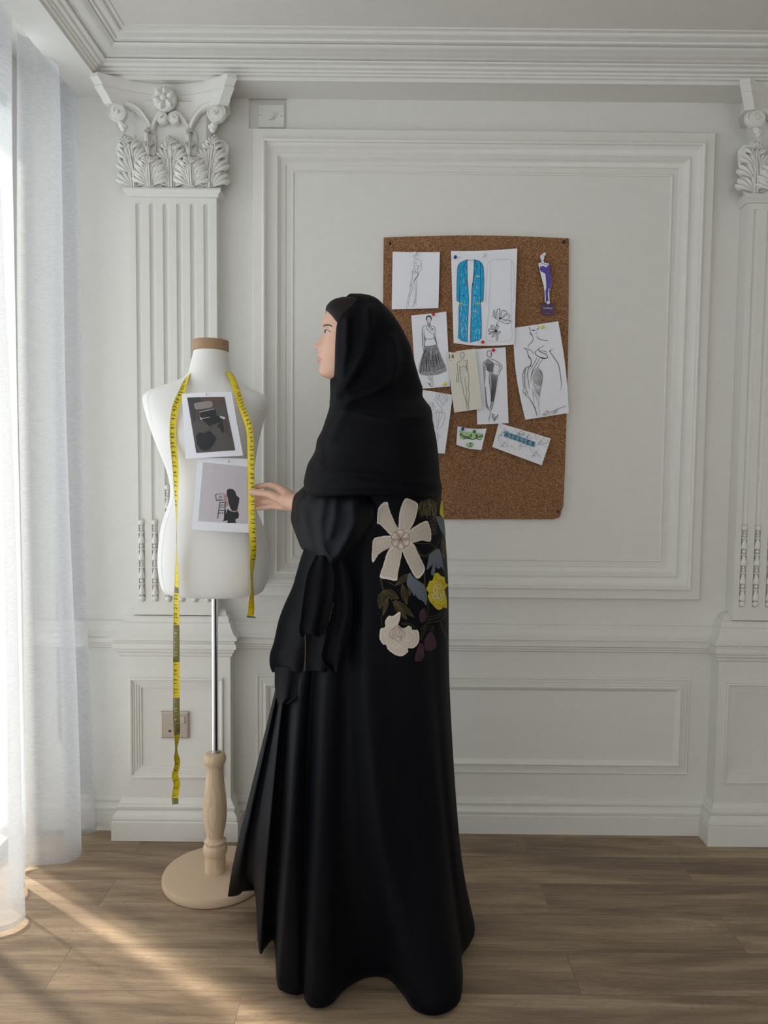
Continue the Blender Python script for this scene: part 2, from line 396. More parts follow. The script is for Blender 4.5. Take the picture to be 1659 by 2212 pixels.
# ================================================================ PILASTERS
def pilaster(xc, label):
    root = thing('pilaster', label, 'pilaster', (xc, W, 0))
    pf = 2.313; hw = .173
    # pedestal block with recessed panel
    mb = MB(); O = (xc-hw, xc+hw, .06, .66)
    rp = (xc-.147, xc+.149, .196, .519)
    st = [(0, 0), (0, .006), (.004, .007), (.008, .005), (.009, .001), (.013, .001), (.014, -.002), (.020, -.002), (.021, -.005), (.027, -.005), (.028, -.008), (.034, -.008), (.035, -.012), (.040, -.013)]
    mb.nested([((O[0], O[1], O[2], O[3]), -(W-pf)), (O, 0)]+[(ins(rp, d), h) for d, h in st], pf)
    mb.build('pedestal', 'wall', root, 30)
    # pedestal foot and cap mouldings
    path = [(xc-hw, W), (xc-hw, pf), (xc+hw, pf), (xc+hw, W)]
    foot = [(.028, 0), (.028, .060), (.022, .063), (.025, .068), (.024, .078), (.016, .088), (.011, .094), (.016, .098), (.017, .106), (.011, .110), (.010, .116), (.004, .122), (.002, .128), (0, .130)]
    mb = MB(); mb.sweep(foot, path); mb.build('pedestal_base', 'wall', root, 35)
    cap = [(-.04, .740), (-.030, .738), (-.022, .734), (-.016, .727), (-.016, .719), (-.010, .716), (-.006, .708), (-.006, .698), (0, .694), (.000, .686), (.004, .680), (.010, .666), (.020, .657), (.025, .652), (.025, .645), (.018, .642), (.016, .636), (.021, .632), (.023, .624), (.021, .616), (.014, .613), (.014, .606), (.008, .601), (.006, .592), (0, .588)]
    mb = MB(); mb.sweep(cap, path); mb.build('pedestal_cap', 'wall', root, 35)
    # fluted shaft as a height field
    sf = 2.318; sw = .1335; z0 = .72; z1 = 2.012; fz0 = .762; fz1 = 1.992; r = .0095; dep = .0085
    fx = [-.1055+.0416*k for k in range(6)]
    xs = sorted(set([-sw, sw] + [round(c+r*q, 6) for c in fx for q in (-1, -.92, -.75, -.5, -.25, 0, .25, .5, .75, .92, 1)]))
    zs = [z0]+[fz0+r*q for q in (0, .08, .2, .4, .6, .8, 1)]+[.9+.2*k for k in range(6)]+[fz1-r*q for q in (1, .8, .6, .4, .2, .08, 0)]+[z1]
    def dd(x, z):
        for c in fx:
            u = abs(x-c)
            if u <= r+1e-6:
                v = 0
                if z < fz0+r: v = fz0+r-z
                elif z > fz1-r: v = z-(fz1-r)
                q = math.hypot(u, v)/r
                return dep*math.sqrt(max(0, 1-q*q)) if q < 1 else 0
        return 0
    mb = MB()
    grid = [[(xc+x, sf+dd(x, z), z) for x in [-sw]+xs+[sw]] for z in zs]
    for gr in grid: gr[0] = (gr[0][0], W, gr[0][2]); gr[-1] = (gr[-1][0], W, gr[-1][2])
    mb.loft(grid, False); mb.build('fluted_shaft', 'wall', root, 40)
    # bead strings resting in the flutes
    starts = [1.0, 1.0, 1.127, 1.127, 1.0, 1.0]
    for c, zt in zip(fx, starts):
        mb = MB(); prof = []; z = fz0+.001; R = .0096
        def ball(z, rr):
            for k in range(0, 9):
                a = math.pi*k/8; prof.append((max(.0018, rr*math.sin(a)), z+rr-rr*math.cos(a)))
            return z+2*rr
        def bal(z, h):
            for t, q in ((0, .5), (.03, .8), (.1, 1), (.3, .98), (.5, .72), (.68, .5), (.82, .5), (.86, .85), (.93, .9), (1, .5)):
                prof.append((R*q, z+h*t))
            return z+h
        z = ball(z, R); k = 0
        while z < zt-.05:
            z = bal(z, .040)
            if k % 2 == 0: z = ball(z, .0062)
            else: z = ball(z, .0045); z = ball(z, .0045)
            k += 1
        z = ball(z, R)
        mb.lathe([(a, b) for a, b in prof], (xc+c, sf-.0015, 0), 14); mb.build('bead_string', 'plaster', root, 50)
    # astragal
    mb = MB(); mb.sweep([(0, 2.008), (.006, 2.010), (.008, 2.018), (.013, 2.022), (.016, 2.028), (.014, 2.034), (.006, 2.037), (-.01, 2.038)], [(xc-sw, W), (xc-sw, sf), (xc+sw, sf), (xc+sw, W)])
    mb.build('astragal', 'plaster', root, 40)
    # ---- capital
    cf = sf  # face plane
    def C(u, v, h):
        k = .000297; return Vector((xc+(u-785)*k, cf-h, 2.036+(1220-v)*(.000297-.00062*h)))
    # bell
    mb = MB(); rings = []
    for v, hwid, h in ((1222, 405, .002), (1000, 400, .004), (760, 392, .008), (560, 400, .016), (440, 430, .026), (400, 440, .03)):
        rings.append([(xc-hwid*.000297, W, C(0, v, 0).z), (xc-hwid*.000297, cf-h+.012, C(0, v, 0).z), (xc-hwid*.000297+.012, cf-h, C(0, v, 0).z), (xc+hwid*.000297-.012, cf-h, C(0, v, 0).z), (xc+hwid*.000297, cf-h+.012, C(0, v, 0).z), (xc+hwid*.000297, W, C(0, v, 0).z)])
    mb.loft(rings, False, False, False); mb.build('bell', 'plaster', root, 40)
    # abacus (concave front between two horns)
    mb = MB(); rows = []
    for z, e in ((2.329, .0), (2.318, .001), (2.306, -.006), (2.300, -.010), (2.297, -.008), (2.285, -.014), (2.272, -.022), (2.262, -.026), (2.255, -.030)):
        row = []
        n = 24
        xe = .213+e
        row.append((xc-.142, W, z)); row.append((xc-.150+e, cf-.012, z)); row.append((xc-xe-.0, cf-.088-e*.9, z))
        for k in range(n+1):
            t = -1+2*k/n; x = t*(xe-.026)
            row.append((xc+x, cf-(.034+.064*abs(t)**2.0)-e*.9, z))
        row.append((xc+xe, cf-.088-e*.9, z)); row.append((xc+.150-e, cf-.012, z)); row.append((xc+.142, W, z))
        rows.append(row)
    mb.loft(rows, False)
    b = len(mb.v); mb.face(*range(0, len(rows[0]))); mb.face(*range(b-len(rows[0]), b)); mb.build('abacus', 'plaster', root, 30)
    # rosette
    mb = MB(); c0 = C(757, 305, .055)
    for i in range(6):
        a = 2*math.pi*i/6+.3
        rings = []
        for s_ in range(7):
            t = s_/6; rr = .006+.026*t; wd = .011*math.sin(math.pi*min(1, .15+.8*t))+.002
            cx, cz = c0.x+math.cos(a)*rr, c0.z+math.sin(a)*rr; nx, nz = -math.sin(a), math.cos(a)
            hh = .004+.012*math.sin(math.pi*t*.8)
            rings.append([(cx+nx*wd*q, c0.y-hh*(1-.5*q*q)-(.002 if abs(q) < .2 else 0)+(.004*abs(q)), cz+nz*wd*q) for q in (-1, -.6, -.15, 0, .15, .6, 1)])
        mb.loft(rings, False)
    mb.lathe([(.034, -.02), (.034, .0), (.028, .004), (.001, .005)], (c0.x, c0.y, c0.z), 20, axis='y')
    mb.lathe([(.010, 0), (.010, .010), (.007, .015), (.001, .017)], (c0.x, c0.y, c0.z), 14, axis='y')
    mb.build('rosette', 'plaster', root, True)
    # scrolls : band rising from the calyx then curling in a spiral
    def scroll(pts, cu, cv, r0, turns, sgn, h0, h1, wid, name):
        q_ = .88; pts = [(785+(u-785)*q_, v) for u, v in pts]; cu = 785+(cu-785)*q_; r0 *= .92
        mb = MB(); path = []
        for i, (u, v) in enumerate(cr(pts, 6)):
            path.append((u, v))
        a0 = math.atan2(path[-1][1]-cv, path[-1][0]-cu); N = 44
        for k in range(1, N+1):
            t = k/N; a = a0+sgn*turns*2*math.pi*t; rr = r0*(1-.86*t)
            path.append((cu+rr*math.cos(a), cv+rr*math.sin(a)))
        nP = len(pts)*6; rings = []
        for i, (u, v) in enumerate(path):
            t = min(1, i/nP); h = h0+(h1-h0)*t**.5; p = C(u, v, h)
            if i > nP: p.y -= .006*(i-nP)/N
            u2, v2 = path[min(i+1, len(path)-1)]; u1, v1 = path[max(i-1, 0)]
            d = (C(u2, v2, 0)-C(u1, v1, 0)); d.normalize(); nrm = Vector((-d.z, 0, d.x))
            tt = max(0, (i-nP)/N); w = wid*(1-.55*tt) if i > nP else wid*(.6+.4*t)
            rings.append([p+nrm*w*q+Vector((0, yy, 0)) for q, yy in ((-1, .016), (-1, 0), (-.75, -.003), (-.45, -.0005), (.45, -.0005), (.75, -.003), (1, 0), (1, .016))])
        mb.loft(rings, True, True, True)
        cp = C(cu, cv, h1+.006); mb.lathe([(r0*.000297*.95, -.022), (r0*.000297*.95, -.003), (r0*.000297*.2, -.001)], tuple(cp), 18, axis='y')
        mb.lathe([(r0*.2*.000297, -.004), (r0*.2*.000297, .004), (.0005, .007)], tuple(cp), 10, axis='y')
        return mb.build(name, 'plaster', root, 45)
    scroll([(565, 650), (520, 540), (420, 420), (300, 365), (235, 362)], 235, 455, 92, 1.4, -1, .018, .058, .0105, 'corner_volute')
    scroll([(1005, 650), (1050, 540), (1150, 420), (1270, 365), (1335, 362)], 1335, 455, 92, 1.4, 1, .018, .058, .0105, 'corner_volute')
    scroll([(575, 690), (590, 600), (640, 500), (690, 462)], 700, 515, 52, 1.3, 1, .020, .040, .0085, 'inner_volute')
    scroll([(995, 690), (980, 600), (920, 500), (870, 462)], 850, 515, 52, 1.3, -1, .020, .040, .0085, 'inner_volute')
    # acanthus leaves : a midrib with fanned, fingered lobes on a shield
    def lobe(mb, u, v, ang, R, spread, nf, h, squash=1.0):
        rows = []; NR, NP = 9, nf*6
        for i in range(NR+1):
            r = i/NR; row = []
            for j in range(NP+1):
                ph = -1+2*j/NP
                fin = abs(math.cos(math.pi*nf*(ph+1)/2*1.0+math.pi/2))
                rr = R*r*(1-.20*(1-fin)**2*r*r)*(1-.15*ph*ph)
                a = ang+ph*spread
                uu = u+rr*math.sin(a); vv = v-rr*math.cos(a)
                hh = h+.012*math.sin(math.pi*min(1, r*.80+.10))+.0055*fin*r*(1.3-r)*2-.010*max(0, r-.80)/.2-.002*(1-fin)*r
                row.append(C(uu, vv, hh))
            rows.append(row)
        mb.loft(rows, False)
        e = rows[-1]; mb.loft([e, [Vector((p.x, cf+.002, p.z)) for p in e]], False)
    def leaf(u0, v0, v1, wid, h0, curl, name='acanthus_leaf', lean=0, half=0, lobes=4):
        mb = MB(); L_ = v0-v1
        cu = lambda s: u0+lean*s*s
        sides = (-1, 1) if not half else (half,)
        for sd in sides:
            for s, an, R, sp, nf in ([(.00, .66, .60, .62, 4), (.24, .56, .60, .62, 4), (.48, .46, .54, .66, 4), (.70, .34, .36, .80, 3)] if lobes > 2 else [(.25, .4, .55, .45, 4)]):
                lobe(mb, cu(s)+sd*wid*.10, v0-L_*s, sd*an, wid*R*2.3, sp, nf, h0+.004+.012*s+curl*max(0, s-.5))
        # midrib with two grooves and a tip that nods forward
        rings = []
        for i in range(21):
            s = i/20; v = v0-L_*s; w = wid*(.17-.05*s); h = h0+.015+.012*s+curl*max(0, s-.6)**2*3
            if s > .93: w *= .7
            rings.append([C(cu(s)+q*w, v, h+dh) for q, dh in ((-1, -.016), (-1, 0), (-.72, .002), (-.6, -.0035), (-.4, -.0035), (-.3, .003), (.3, .003), (.4, -.0035), (.6, -.0035), (.72, .002), (1, 0), (1, -.016))])
        mb.loft(rings, False, True, True)
        lobe(mb, cu(.86), v0-L_*.80, .0, wid*.62, 1.15, 5, h0+.020+curl*.5)
        # shield behind the lobes
        sh = []
        for i in range(9):
            s = i/8; w = wid*(.62+.3*math.sin(math.pi*s*.9)); v = v0-L_*s*.93
            sh.append([C(cu(s)+q*w*(1-.5*(s > .95)), v, h0+.006*(1-q*q)-.004+.006*s) for q in (-1, -.5, 0, .5, 1)])
        mb.loft(sh, False)
        return mb.build(name, 'plaster', root, 40)
    leaf(400, 1222, 690, 165, -.002, .022, lean=-75)
    leaf(1170, 1222, 690, 165, -.002, .022, lean=75)
    leaf(785, 1222, 700, 165, .0, .016)
    leaf(575, 1222, 960, 165, .010, .014)
    leaf(995, 1222, 960, 165, .010, .014)
    # calyx under the volutes
    for uu in (560, 1000):
        leaf(785+(uu-785)*.95, 900, 620, 70, .014, .012, 'calyx', lobes=2)
    for sg, uu in ((-1, 250), (1, 1320)):
        mb = MB()
        for k, (du, dv, rr) in enumerate(((0, 600, .011), (sg*-14, 640, .009), (sg*18, 560, .010), (sg*-35, 610, .008), (sg*38, 500, .009))):
            p = C(785+(uu+du-785)*.86, dv, .046)
            mb.lathe([(rr*math.sin(a)+.0003, -rr*math.cos(a)) for a in [math.pi*q/6 for q in range(7)]], tuple(p), 10, axis='y')
        mb.build('leaf_tip', 'plaster', root, True)
    return root
pilaster(-.655, 'white fluted pilaster with leafy capital behind the dress form')
pilaster(1.238, 'white fluted pilaster at the right edge, right of the cork board')

# ================================================================ SWITCH + SOCKET
t = thing('light_switch', 'small white wall switch in the recess beside the left capital', 'switch', (-.363, W+.014, 2.28))
mb = MB(); mb.nested([((-.404, -.322, 2.247, 2.318), 0), ((-.404, -.322, 2.247, 2.318), .006), ((-.401, -.325, 2.250, 2.315), .008)], W+.014); mb.build('face_plate', 'plate', t, 30)
mb = MB(); mb.box(-.369, -.357, W-.004, W+.008, 2.268, 2.285); mb.box(-.362, -.352, W-.012, W+.006, 2.273, 2.277); mb.build('toggle', 'plate', t)
for x in (-.395, -.331):
    mb = MB(); mb.lathe([(.003, 0), (.003, .001), (.0015, .0015)], (x, W+.006, 2.281), 10, axis='y'); tag(mb.build('screw', 'steel', t), 'tiny screw head')
pf = 2.325
t = thing('power_socket', 'champagne coloured switched power socket in the left pedestal panel', 'socket', (-.6615, pf, .367))
x0, x1, z0, z1 = -.706, -.617, .322, .408
mb = MB(); mb.nested([((x0, x1, z0, z1), 0), ((x0, x1, z0, z1), .006), ((x0+.001, x1-.001, z0+.001, z1-.001), .008), ((x0+.005, x1-.005, z0+.005, z1-.005), .0095), ((x0+.0055, x1-.0055, z0+.0055, z1-.0055), .0088)], pf); mb.build('face_plate', 'champ', t, 20)
mb = MB(); mb.nested([((-.645, -.628, .372, .394), .0088), ((-.645, -.628, .372, .394), .011), ((-.644, -.629, .373, .388), .013)], pf); mb.build('rocker', 'champ', t, 20)
mb = MB()
for cx, cz, a, b in ((-.6615, .368, .0025, .0045), (-.676, .346, .0042, .0028), (-.648, .346, .0042, .0028)): mb.box(cx-a, cx+a, pf-.0094, pf-.0082, cz-b, cz+b)
mb.build('pin_hole', 'dark', t)
for x in (-.698, -.625):
    pass

# ================================================================ CURTAIN
def make_curtain(pts, label):
    path = cr(pts, 5); mb = MB(); rows = []; NZ = 26
    for i in range(NZ+1):
        tz = i/NZ; z = .012+tz*2.36; row = []
        for j, (x, yy) in enumerate(path):
            amp = 1-.45*tz
            row.append((-.97+(x+.97)*amp+.006*math.sin(z*3+yy*9)-.010*tz, yy+.006*math.sin(z*2.3+yy*14), z+.004*math.sin(yy*17)*(1-tz)))
        rows.append(row)
    mb.loft(rows, False); cu = mb.build('sheer_curtain', 'curtain', None, True); tag(cu, label, 'curtain')
    mb = MB(); mb.loft([[(p[0]+.0012, p[1], p[2]-.001) for p in rows[0]], [(p[0]+.0012, p[1], p[2]+.014) for p in rows[0]]], False); mb.build('hem', 'curtain', cu, True)
make_curtain([(-1.06, 2.366), (-1.0, 2.364), (-.955, 2.358), (-.926, 2.325), (-.94, 2.30), (-.985, 2.285), (-1.00, 2.262), (-.985, 2.24), (-.935, 2.225), (-.917, 2.185), (-.93, 2.150), (-.975, 2.135), (-1.02, 2.13), (-1.045, 2.115), (-1.04, 2.095)], 'white sheer curtain hanging in the far corner beside the fluted pilaster')
pts = [(-1.0, 2.025), (-.985, 1.985), (-1.0, 1.95), (-.99, 1.92), (-.95, 1.90), (-.921, 1.862), (-.93, 1.825), (-.97, 1.80), (-1.005, 1.785), (-1.0, 1.765)]
y = 1.75; k = 0
while y > -2.7:
    d = .07+.02*random.random()
    for dx in ((-.96, .35), (-.92, .9), (-.95, 1.35), (-.995, 1.9)):
        pts.append((dx[0]+random.uniform(-.006, .006), y-d*dx[1]))
    y -= d*1.95
make_curtain(pts, 'nearest white sheer curtain, its hem just above the sunlit floor at left')
# ================================================================ DRAWING TOOLS
def Z(x0, y0, k, pts): return [p if len(p) == 1 else (x0+p[0]/k, y0+p[1]/k) for p in pts]
class Sheet:
    "a sheet of paper near a plane; maps photo-plane points to its curved surface"
    def __init__(s, name, label, cat, corners, Y, m='paper', lift=None, xc=None, curve=0, group=None, n=14, bulge=None):
        s.Y = Y; s.curve = curve; s.xc = xc; s.lift = lift or (lambda a, b: 0)
        w = [P(x, y, Y) for x, y in corners]; s.w = w
        s.x0 = min(p.x for p in w); s.x1 = max(p.x for p in w); s.z0 = min(p.z for p in w); s.z1 = max(p.z for p in w)
        fr = []; 
        for i in range(n+1):
            v = i/n; row = []
            for j in range(n+1):
                u = j/n
                p = (w[0]*(1-u)+w[1]*u)*(1-v)+(w[3]*(1-u)+w[2]*u)*v
                if bulge: p = p + Vector((bulge(u, v)[0], 0, bulge(u, v)[1]))
                row.append(s.bend(p))
            fr.append(row)
        mb = MB(); mb.loft(fr, False)
        bk = [[p+Vector((0, .0004, 0)) for p in r] for r in fr]; mb.loft(bk, False)
        e = lambda g: g[0]+[r[-1] for r in g[1:]]+list(reversed(g[-1]))[1:]+[r[0] for r in reversed(g[1:-1])]
        mb.loft([e(fr), e(bk)], True)
        cen = sum(w, Vector())/4
        s.root = thing(name, label, cat, cen, group)
        mb.build('sheet', m, s.root, 30)
        s.layer = 0
    def bend(s, p):
        a = (p.x-s.x0)/max(1e-6, s.x1-s.x0); b = (p.z-s.z0)/max(1e-6, s.z1-s.z0)
        y = s.Y-s.lift(a, b)
        if s.xc is not None: y += s.curve*(p.x-s.xc)**2
        return Vector((p.x, y, p.z))
    def at(s, x, y, eps=.0006):
        p = s.bend(P(x, y, s.Y)); p.y -= eps; return p
    def strokes(s, name, lines, w, m='ink', smooth=4, eps=.0012, taper=True):
        mb = MB(); ribbons(mb, lambda x, y: s.at(x, y, eps), lines, w, smooth, taper)
        return mb.build(name, m, s.root)
    def fills(s, name, polys, m, eps=None):
        s.layer += 1; eps = eps or .0003+.00022*s.layer
        mb = MB()
        for poly in polys: fill(mb, lambda x, y: s.at(x, y, eps), poly)
        return mb.build(name, m, s.root)
def ribbons(mb, f, lines, w, smooth=4, taper=True):
    for ln in lines:
        ww = w
        if len(ln[0]) == 1: ww = ln[0][0]; ln = ln[1:]
        pts = cr(ln, smooth) if smooth > 1 and len(ln) > 2 else ln
        n = len(pts); rows = []
        for i, (x, y) in enumerate(pts):
            ax, ay = pts[max(0, i-1)]; bx, by = pts[min(n-1, i+1)]
            dx, dy = bx-ax, by-ay; L = math.hypot(dx, dy) or 1
            q = ww/2*((.45+.55*math.sin(math.pi*min(1, max(0, (i+.6)/n)))) if taper else 1)
            rows.append([f(x-dy/L*q, y+dx/L*q), f(x+dy/L*q, y-dx/L*q)])
        mb.loft(rows, False)
def fill(mb, f, poly, cuts=2):
    bm = bmesh.new(); vs = [bm.verts.new((x, y, 0)) for x, y in poly]
    for tri in tessellate_polygon([[Vector((x, y, 0)) for x, y in poly]]):
        try: bm.faces.new([vs[i] for i in tri])
        except Exception: pass
    for _ in range(cuts): bmesh.ops.subdivide_edges(bm, edges=bm.edges[:], cuts=1, use_grid_fill=True)
    bmesh.ops.triangulate(bm, faces=bm.faces)
    b = len(mb.v)
    for i, v in enumerate(bm.verts): v.index = i; mb.v.append(tuple(f(v.co.x, v.co.y)))
    for fc in bm.faces: mb.face(*[b+v.index for v in fc.verts])
    bm.free()
def ell(cx, cy, rx, ry, n=18, rot=0):
    return [(cx+rx*math.cos(2*math.pi*i/n)*math.cos(rot)-ry*math.sin(2*math.pi*i/n)*math.sin(rot), cy+rx*math.cos(2*math.pi*i/n)*math.sin(rot)+ry*math.sin(2*math.pi*i/n)*math.cos(rot)) for i in range(n)]
def ring(*a, **k): e = ell(*a, **k); return e+e[:2]
_tc = {}
def glyph(txt):
    if txt not in _tc:
        c = bpy.data.curves.new('lettering', 'FONT'); c.body = txt; c.size = 1; c.align_x = 'CENTER'; c.align_y = 'CENTER'; c.resolution_u = 3
        o = bpy.data.objects.new('lettering', c); me = o.to_mesh()
        vs = [(v.co.x, v.co.y) for v in me.vertices]; fs = [tuple(p.vertices) for p in me.polygons]
        o.to_mesh_clear(); bpy.data.objects.remove(o); bpy.data.curves.remove(c)
        _tc[txt] = (vs, fs)
    return _tc[txt]
def put_text(mb, txt, f, bold=0):
    vs, fs = glyph(txt); b = len(mb.v)
    for x, y in vs: mb.v.append(tuple(f(x, y)))
    for q in fs: mb.face(*[b+i for i in q])

# ================================================================ CORK BOARD
YB_ = 2.356
tl, tr, br, bl = (829, 513), (1229, 515), (1216, 1122), (822, 1122)
mb = MB()
corner = [P(*tl, YB_), P(*tr, YB_), P(*br, YB_), P(*bl, YB_)]
N = 20; fr = []
for i in range(N+1):
    v = i/N; row = []
    for j in range(N+1):
        u = j/N; p = (corner[0]*(1-u)+corner[1]*u)*(1-v)+(corner[3]*(1-u)+corner[2]*u)*v
        p.z += .006*math.sin(math.pi*u)*(1-v); p.x += .004*math.sin(math.pi*v)*u
        p.y = YB_-.004*math.sin(math.pi*v)-.006*math.sin(math.pi*u)*(1-v)
        if u == 1 and v == 1: p = p+Vector((-.010, 0, .007))
        row.append(p)
    fr.append(row)
mb.loft(fr, False)
bk = [[Vector((p.x, W-.0012, p.z)) for p in r] for r in fr]; mb.loft(bk, False)
e = lambda g_: g_[0]+[r[-1] for r in g_[1:]]+list(reversed(g_[-1]))[1:]+[r[0] for r in reversed(g_[1:-1])]
mb.loft([e(fr), e(bk)], True)
board = mb.build('cork_board', 'cork'); tag(board, 'brown cork board fixed to the white wall panel, covered in sketches', 'cork board')
YP = 2.342
A = lambda p: Z(840, 530, 5.925, p); B = lambda p: Z(880, 660, 7.213, p); Cz = lambda p: Z(1090, 530, 5.673, p); D = lambda p: Z(900, 830, 5.53, p); E_ = lambda p: Z(380, 840, 6.911, p)

s1 = Sheet('fashion_sketch', 'paper with a thin pencil sketch of a nude figure, top left of the cork board', 'sketch', A([(48, 85), (652, 90), (633, 808), (36, 822)]), YP, lift=lambda a, b: .006*abs(a-.5)*b+.004*(1-b))
s1.strokes('pencil_lines', [A(l) for l in [
    ring(347, 145, 22, 38), [(338, 175), (335, 195), (312, 210), (318, 260), (330, 290), (305, 320), (298, 345), (300, 370), (303, 410), (290, 450), (275, 500), (270, 515), (272, 560), (258, 620), (240, 700), (232, 735), (226, 800), (240, 815)],
    [(355, 180), (358, 190), (395, 188), (410, 205), (420, 260), (425, 290), (405, 320), (375, 360), (370, 385)], [(375, 352), (372, 385), (340, 430), (300, 490), (292, 515), (300, 560), (280, 620), (258, 700), (250, 740), (256, 810)],
    [(395, 230), (400, 270), (370, 300), (362, 330), (385, 345)], [(330, 262), (355, 258), (385, 262)], [(300, 320), (330, 335), (375, 350)], [(300, 345), (340, 360), (375, 352)], [(320, 215), (340, 230), (370, 215)],
    [(345, 430), (352, 490), (355, 530), (355, 600), (345, 680), (343, 720), (350, 760), (345, 785)], [(325, 450), (330, 500), (335, 560), (335, 640), (330, 710), (312, 760), (302, 785)], [(345, 730), (325, 745), (305, 785), (280, 792)], [(346, 300), (335, 330), (345, 360)], [(385, 262), (370, 290), (365, 320)], [(272, 515), (292, 518)], [(235, 735), (250, 740)]]], .7, 'pencil')
s1.strokes('pencil_shading', [A([(376, 352), (372, 385), (340, 430), (318, 465)])], 1.4, 'ink')

s2 = Sheet('coat_design_sheet', 'large paper with a bright blue long coat beside a faint outline and poppies', 'drawing', A([(793, 75), (1637, 50), (1600, 1275), (826, 1255)]), YP, lift=lambda a, b: .010*(1-b)**2*abs(a-.35)+.006*a*b+.0035, bulge=lambda u, v: (0, -.006*math.sin(math.pi*u)*v-.003*math.sin(math.pi*u)*(1-v)))
lh = [(1000, 190), (960, 205), (915, 225), (885, 260), (875, 310), (868, 500), (866, 700), (872, 720), (898, 728), (900, 760), (893, 800), (893, 1000), (886, 1190), (930, 1225), (1002, 1245), (1012, 900), (1020, 700), (1012, 560), (1003, 480), (1000, 300)]
rh = [(1088, 190), (1150, 205), (1190, 240), (1208, 290), (1215, 450), (1205, 720), (1168, 735), (1175, 800), (1182, 1000), (1182, 1190), (1150, 1220), (1040, 1248), (1045, 1000), (1055, 700), (1058, 560), (1075, 450), (1085, 300)]
s2.fills('blue_coat', [A(lh), A(rh)], 'blue')
s2.fills('coat_opening', [A([(1003, 195), (1085, 195), (1083, 300), (1072, 450), (1055, 560), (1050, 700), (1040, 1000), (1036, 1247), (1006, 1245), (1016, 900), (1023, 700), (1016, 560), (1008, 480), (1004, 300)])], 'midgrey' if 0 else 'paper')
rnd = random.Random(3); ws = []
for _ in range(85):
    x = rnd.choice([rnd.uniform(900, 995), rnd.uniform(1062, 1165)]); y = rnd.uniform(700, 1190) if rnd.random() < .7 else rnd.uniform(330, 700)
    ws.append(A([(x, y), (x+rnd.uniform(-3, 3), y+rnd.uniform(15, 50))]))
s2.strokes('white_gaps', ws, .7, 'paper', 1, .0012)
s2.strokes('coat_outline', [A(l) for l in [lh+[lh[0]], rh+[rh[0]], [(1000, 190), (1040, 200), (1088, 190)], [(1000, 190), (970, 240), (960, 265), (945, 270), (960, 350), (1012, 550)], [(960, 265), (998, 290)], [(1088, 195), (1115, 240), (1118, 268), (1133, 275), (1095, 370), (1060, 520)], [(1118, 268), (1090, 290)], [(915, 290), (905, 500), (898, 728)], [(1165, 230), (1170, 500), (1168, 735)]]], .75, 'ink', 1, .0016, False)
for x, y in ((960, 513), (955, 650), (957, 795), (1102, 510), (1097, 650), (1092, 797)): s2.strokes('button', [A(ring(x, y, 9, 9, 10))], .8, 'ink', 1, .0018)
s2.fills('pocket', [A([(898, 738), (945, 740), (943, 762), (900, 758)])], 'lime', .0016); s2.fills('pocket', [A([(1113, 742), (1165, 738), (1166, 758), (1115, 762)])], 'lime', .0016)
s2.fills('pocket_square', [A([(1107, 398), (1160, 392), (1162, 410), (1108, 415)])], 'midgrey', .0016)
s2.strokes('faint_outline', [A(l) for l in [[(1300, 205), (1270, 230), (1255, 290), (1245, 500), (1237, 720), (1275, 725)], [(1300, 205), (1380, 185), (1500, 182), (1560, 205), (1590, 250), (1598, 400), (1592, 712), (1560, 715)], [(1298, 210), (1290, 500), (1280, 700), (1270, 900), (1245, 1100), (1240, 1200), (1300, 1232), (1400, 1242), (1500, 1230), (1567, 1190), (1565, 1000), (1560, 600), (1560, 210)], [(1370, 190), (1440, 205), (1520, 185)]]], .6, 'faint', 3, .0012, False)
s2.strokes('poppy_lines', [A(l) for l in [[(1395, 940), (1372, 880), (1385, 830), (1415, 822), (1408, 880), (1405, 940)], [(1415, 935), (1430, 870), (1455, 840), (1490, 850), (1505, 885), (1470, 920), (1440, 940)], [(1500, 890), (1530, 890), (1535, 930), (1500, 960), (1450, 955)], [(1330, 860), (1345, 835), (1355, 900), (1372, 942), (1340, 920), (1328, 880), (1332, 858)], [(1370, 950), (1420, 975), (1470, 1000), (1530, 1005), (1552, 968), (1500, 975), (1450, 960)], [(1400, 970), (1375, 1020), (1368, 1060), (1365, 1090)], [(1372, 1100), (1368, 1170), (1370, 1230)], [(1380, 1100), (1388, 1170), (1385, 1230)],
    [(1365, 1100), (1300, 1050), (1330, 1033), (1365, 1095)], [(1365, 1095), (1370, 1030), (1400, 1045), (1370, 1095)], [(1360, 1100), (1285, 1075), (1280, 1110), (1355, 1105)], [(1360, 1105), (1280, 1130), (1295, 1145), (1358, 1110)], [(1360, 1110), (1315, 1170), (1330, 1178), (1365, 1115)], [(1375, 1100), (1410, 1110), (1425, 1118), (1400, 1130), (1405, 1145)], [(1430, 930), (1440, 880)], [(1450, 935), (1480, 880)]]], 1.1, 'ink')
s2.strokes('poppy_shading', [A([(1352, 1098), (1380, 1105)]), A([(1365, 1088), (1366, 1116)])], 4.5, 'ink', 1); s2.strokes('poppy_shading', [A([(1405, 945), (1440, 940)])], 4.5, 'ink', 1)

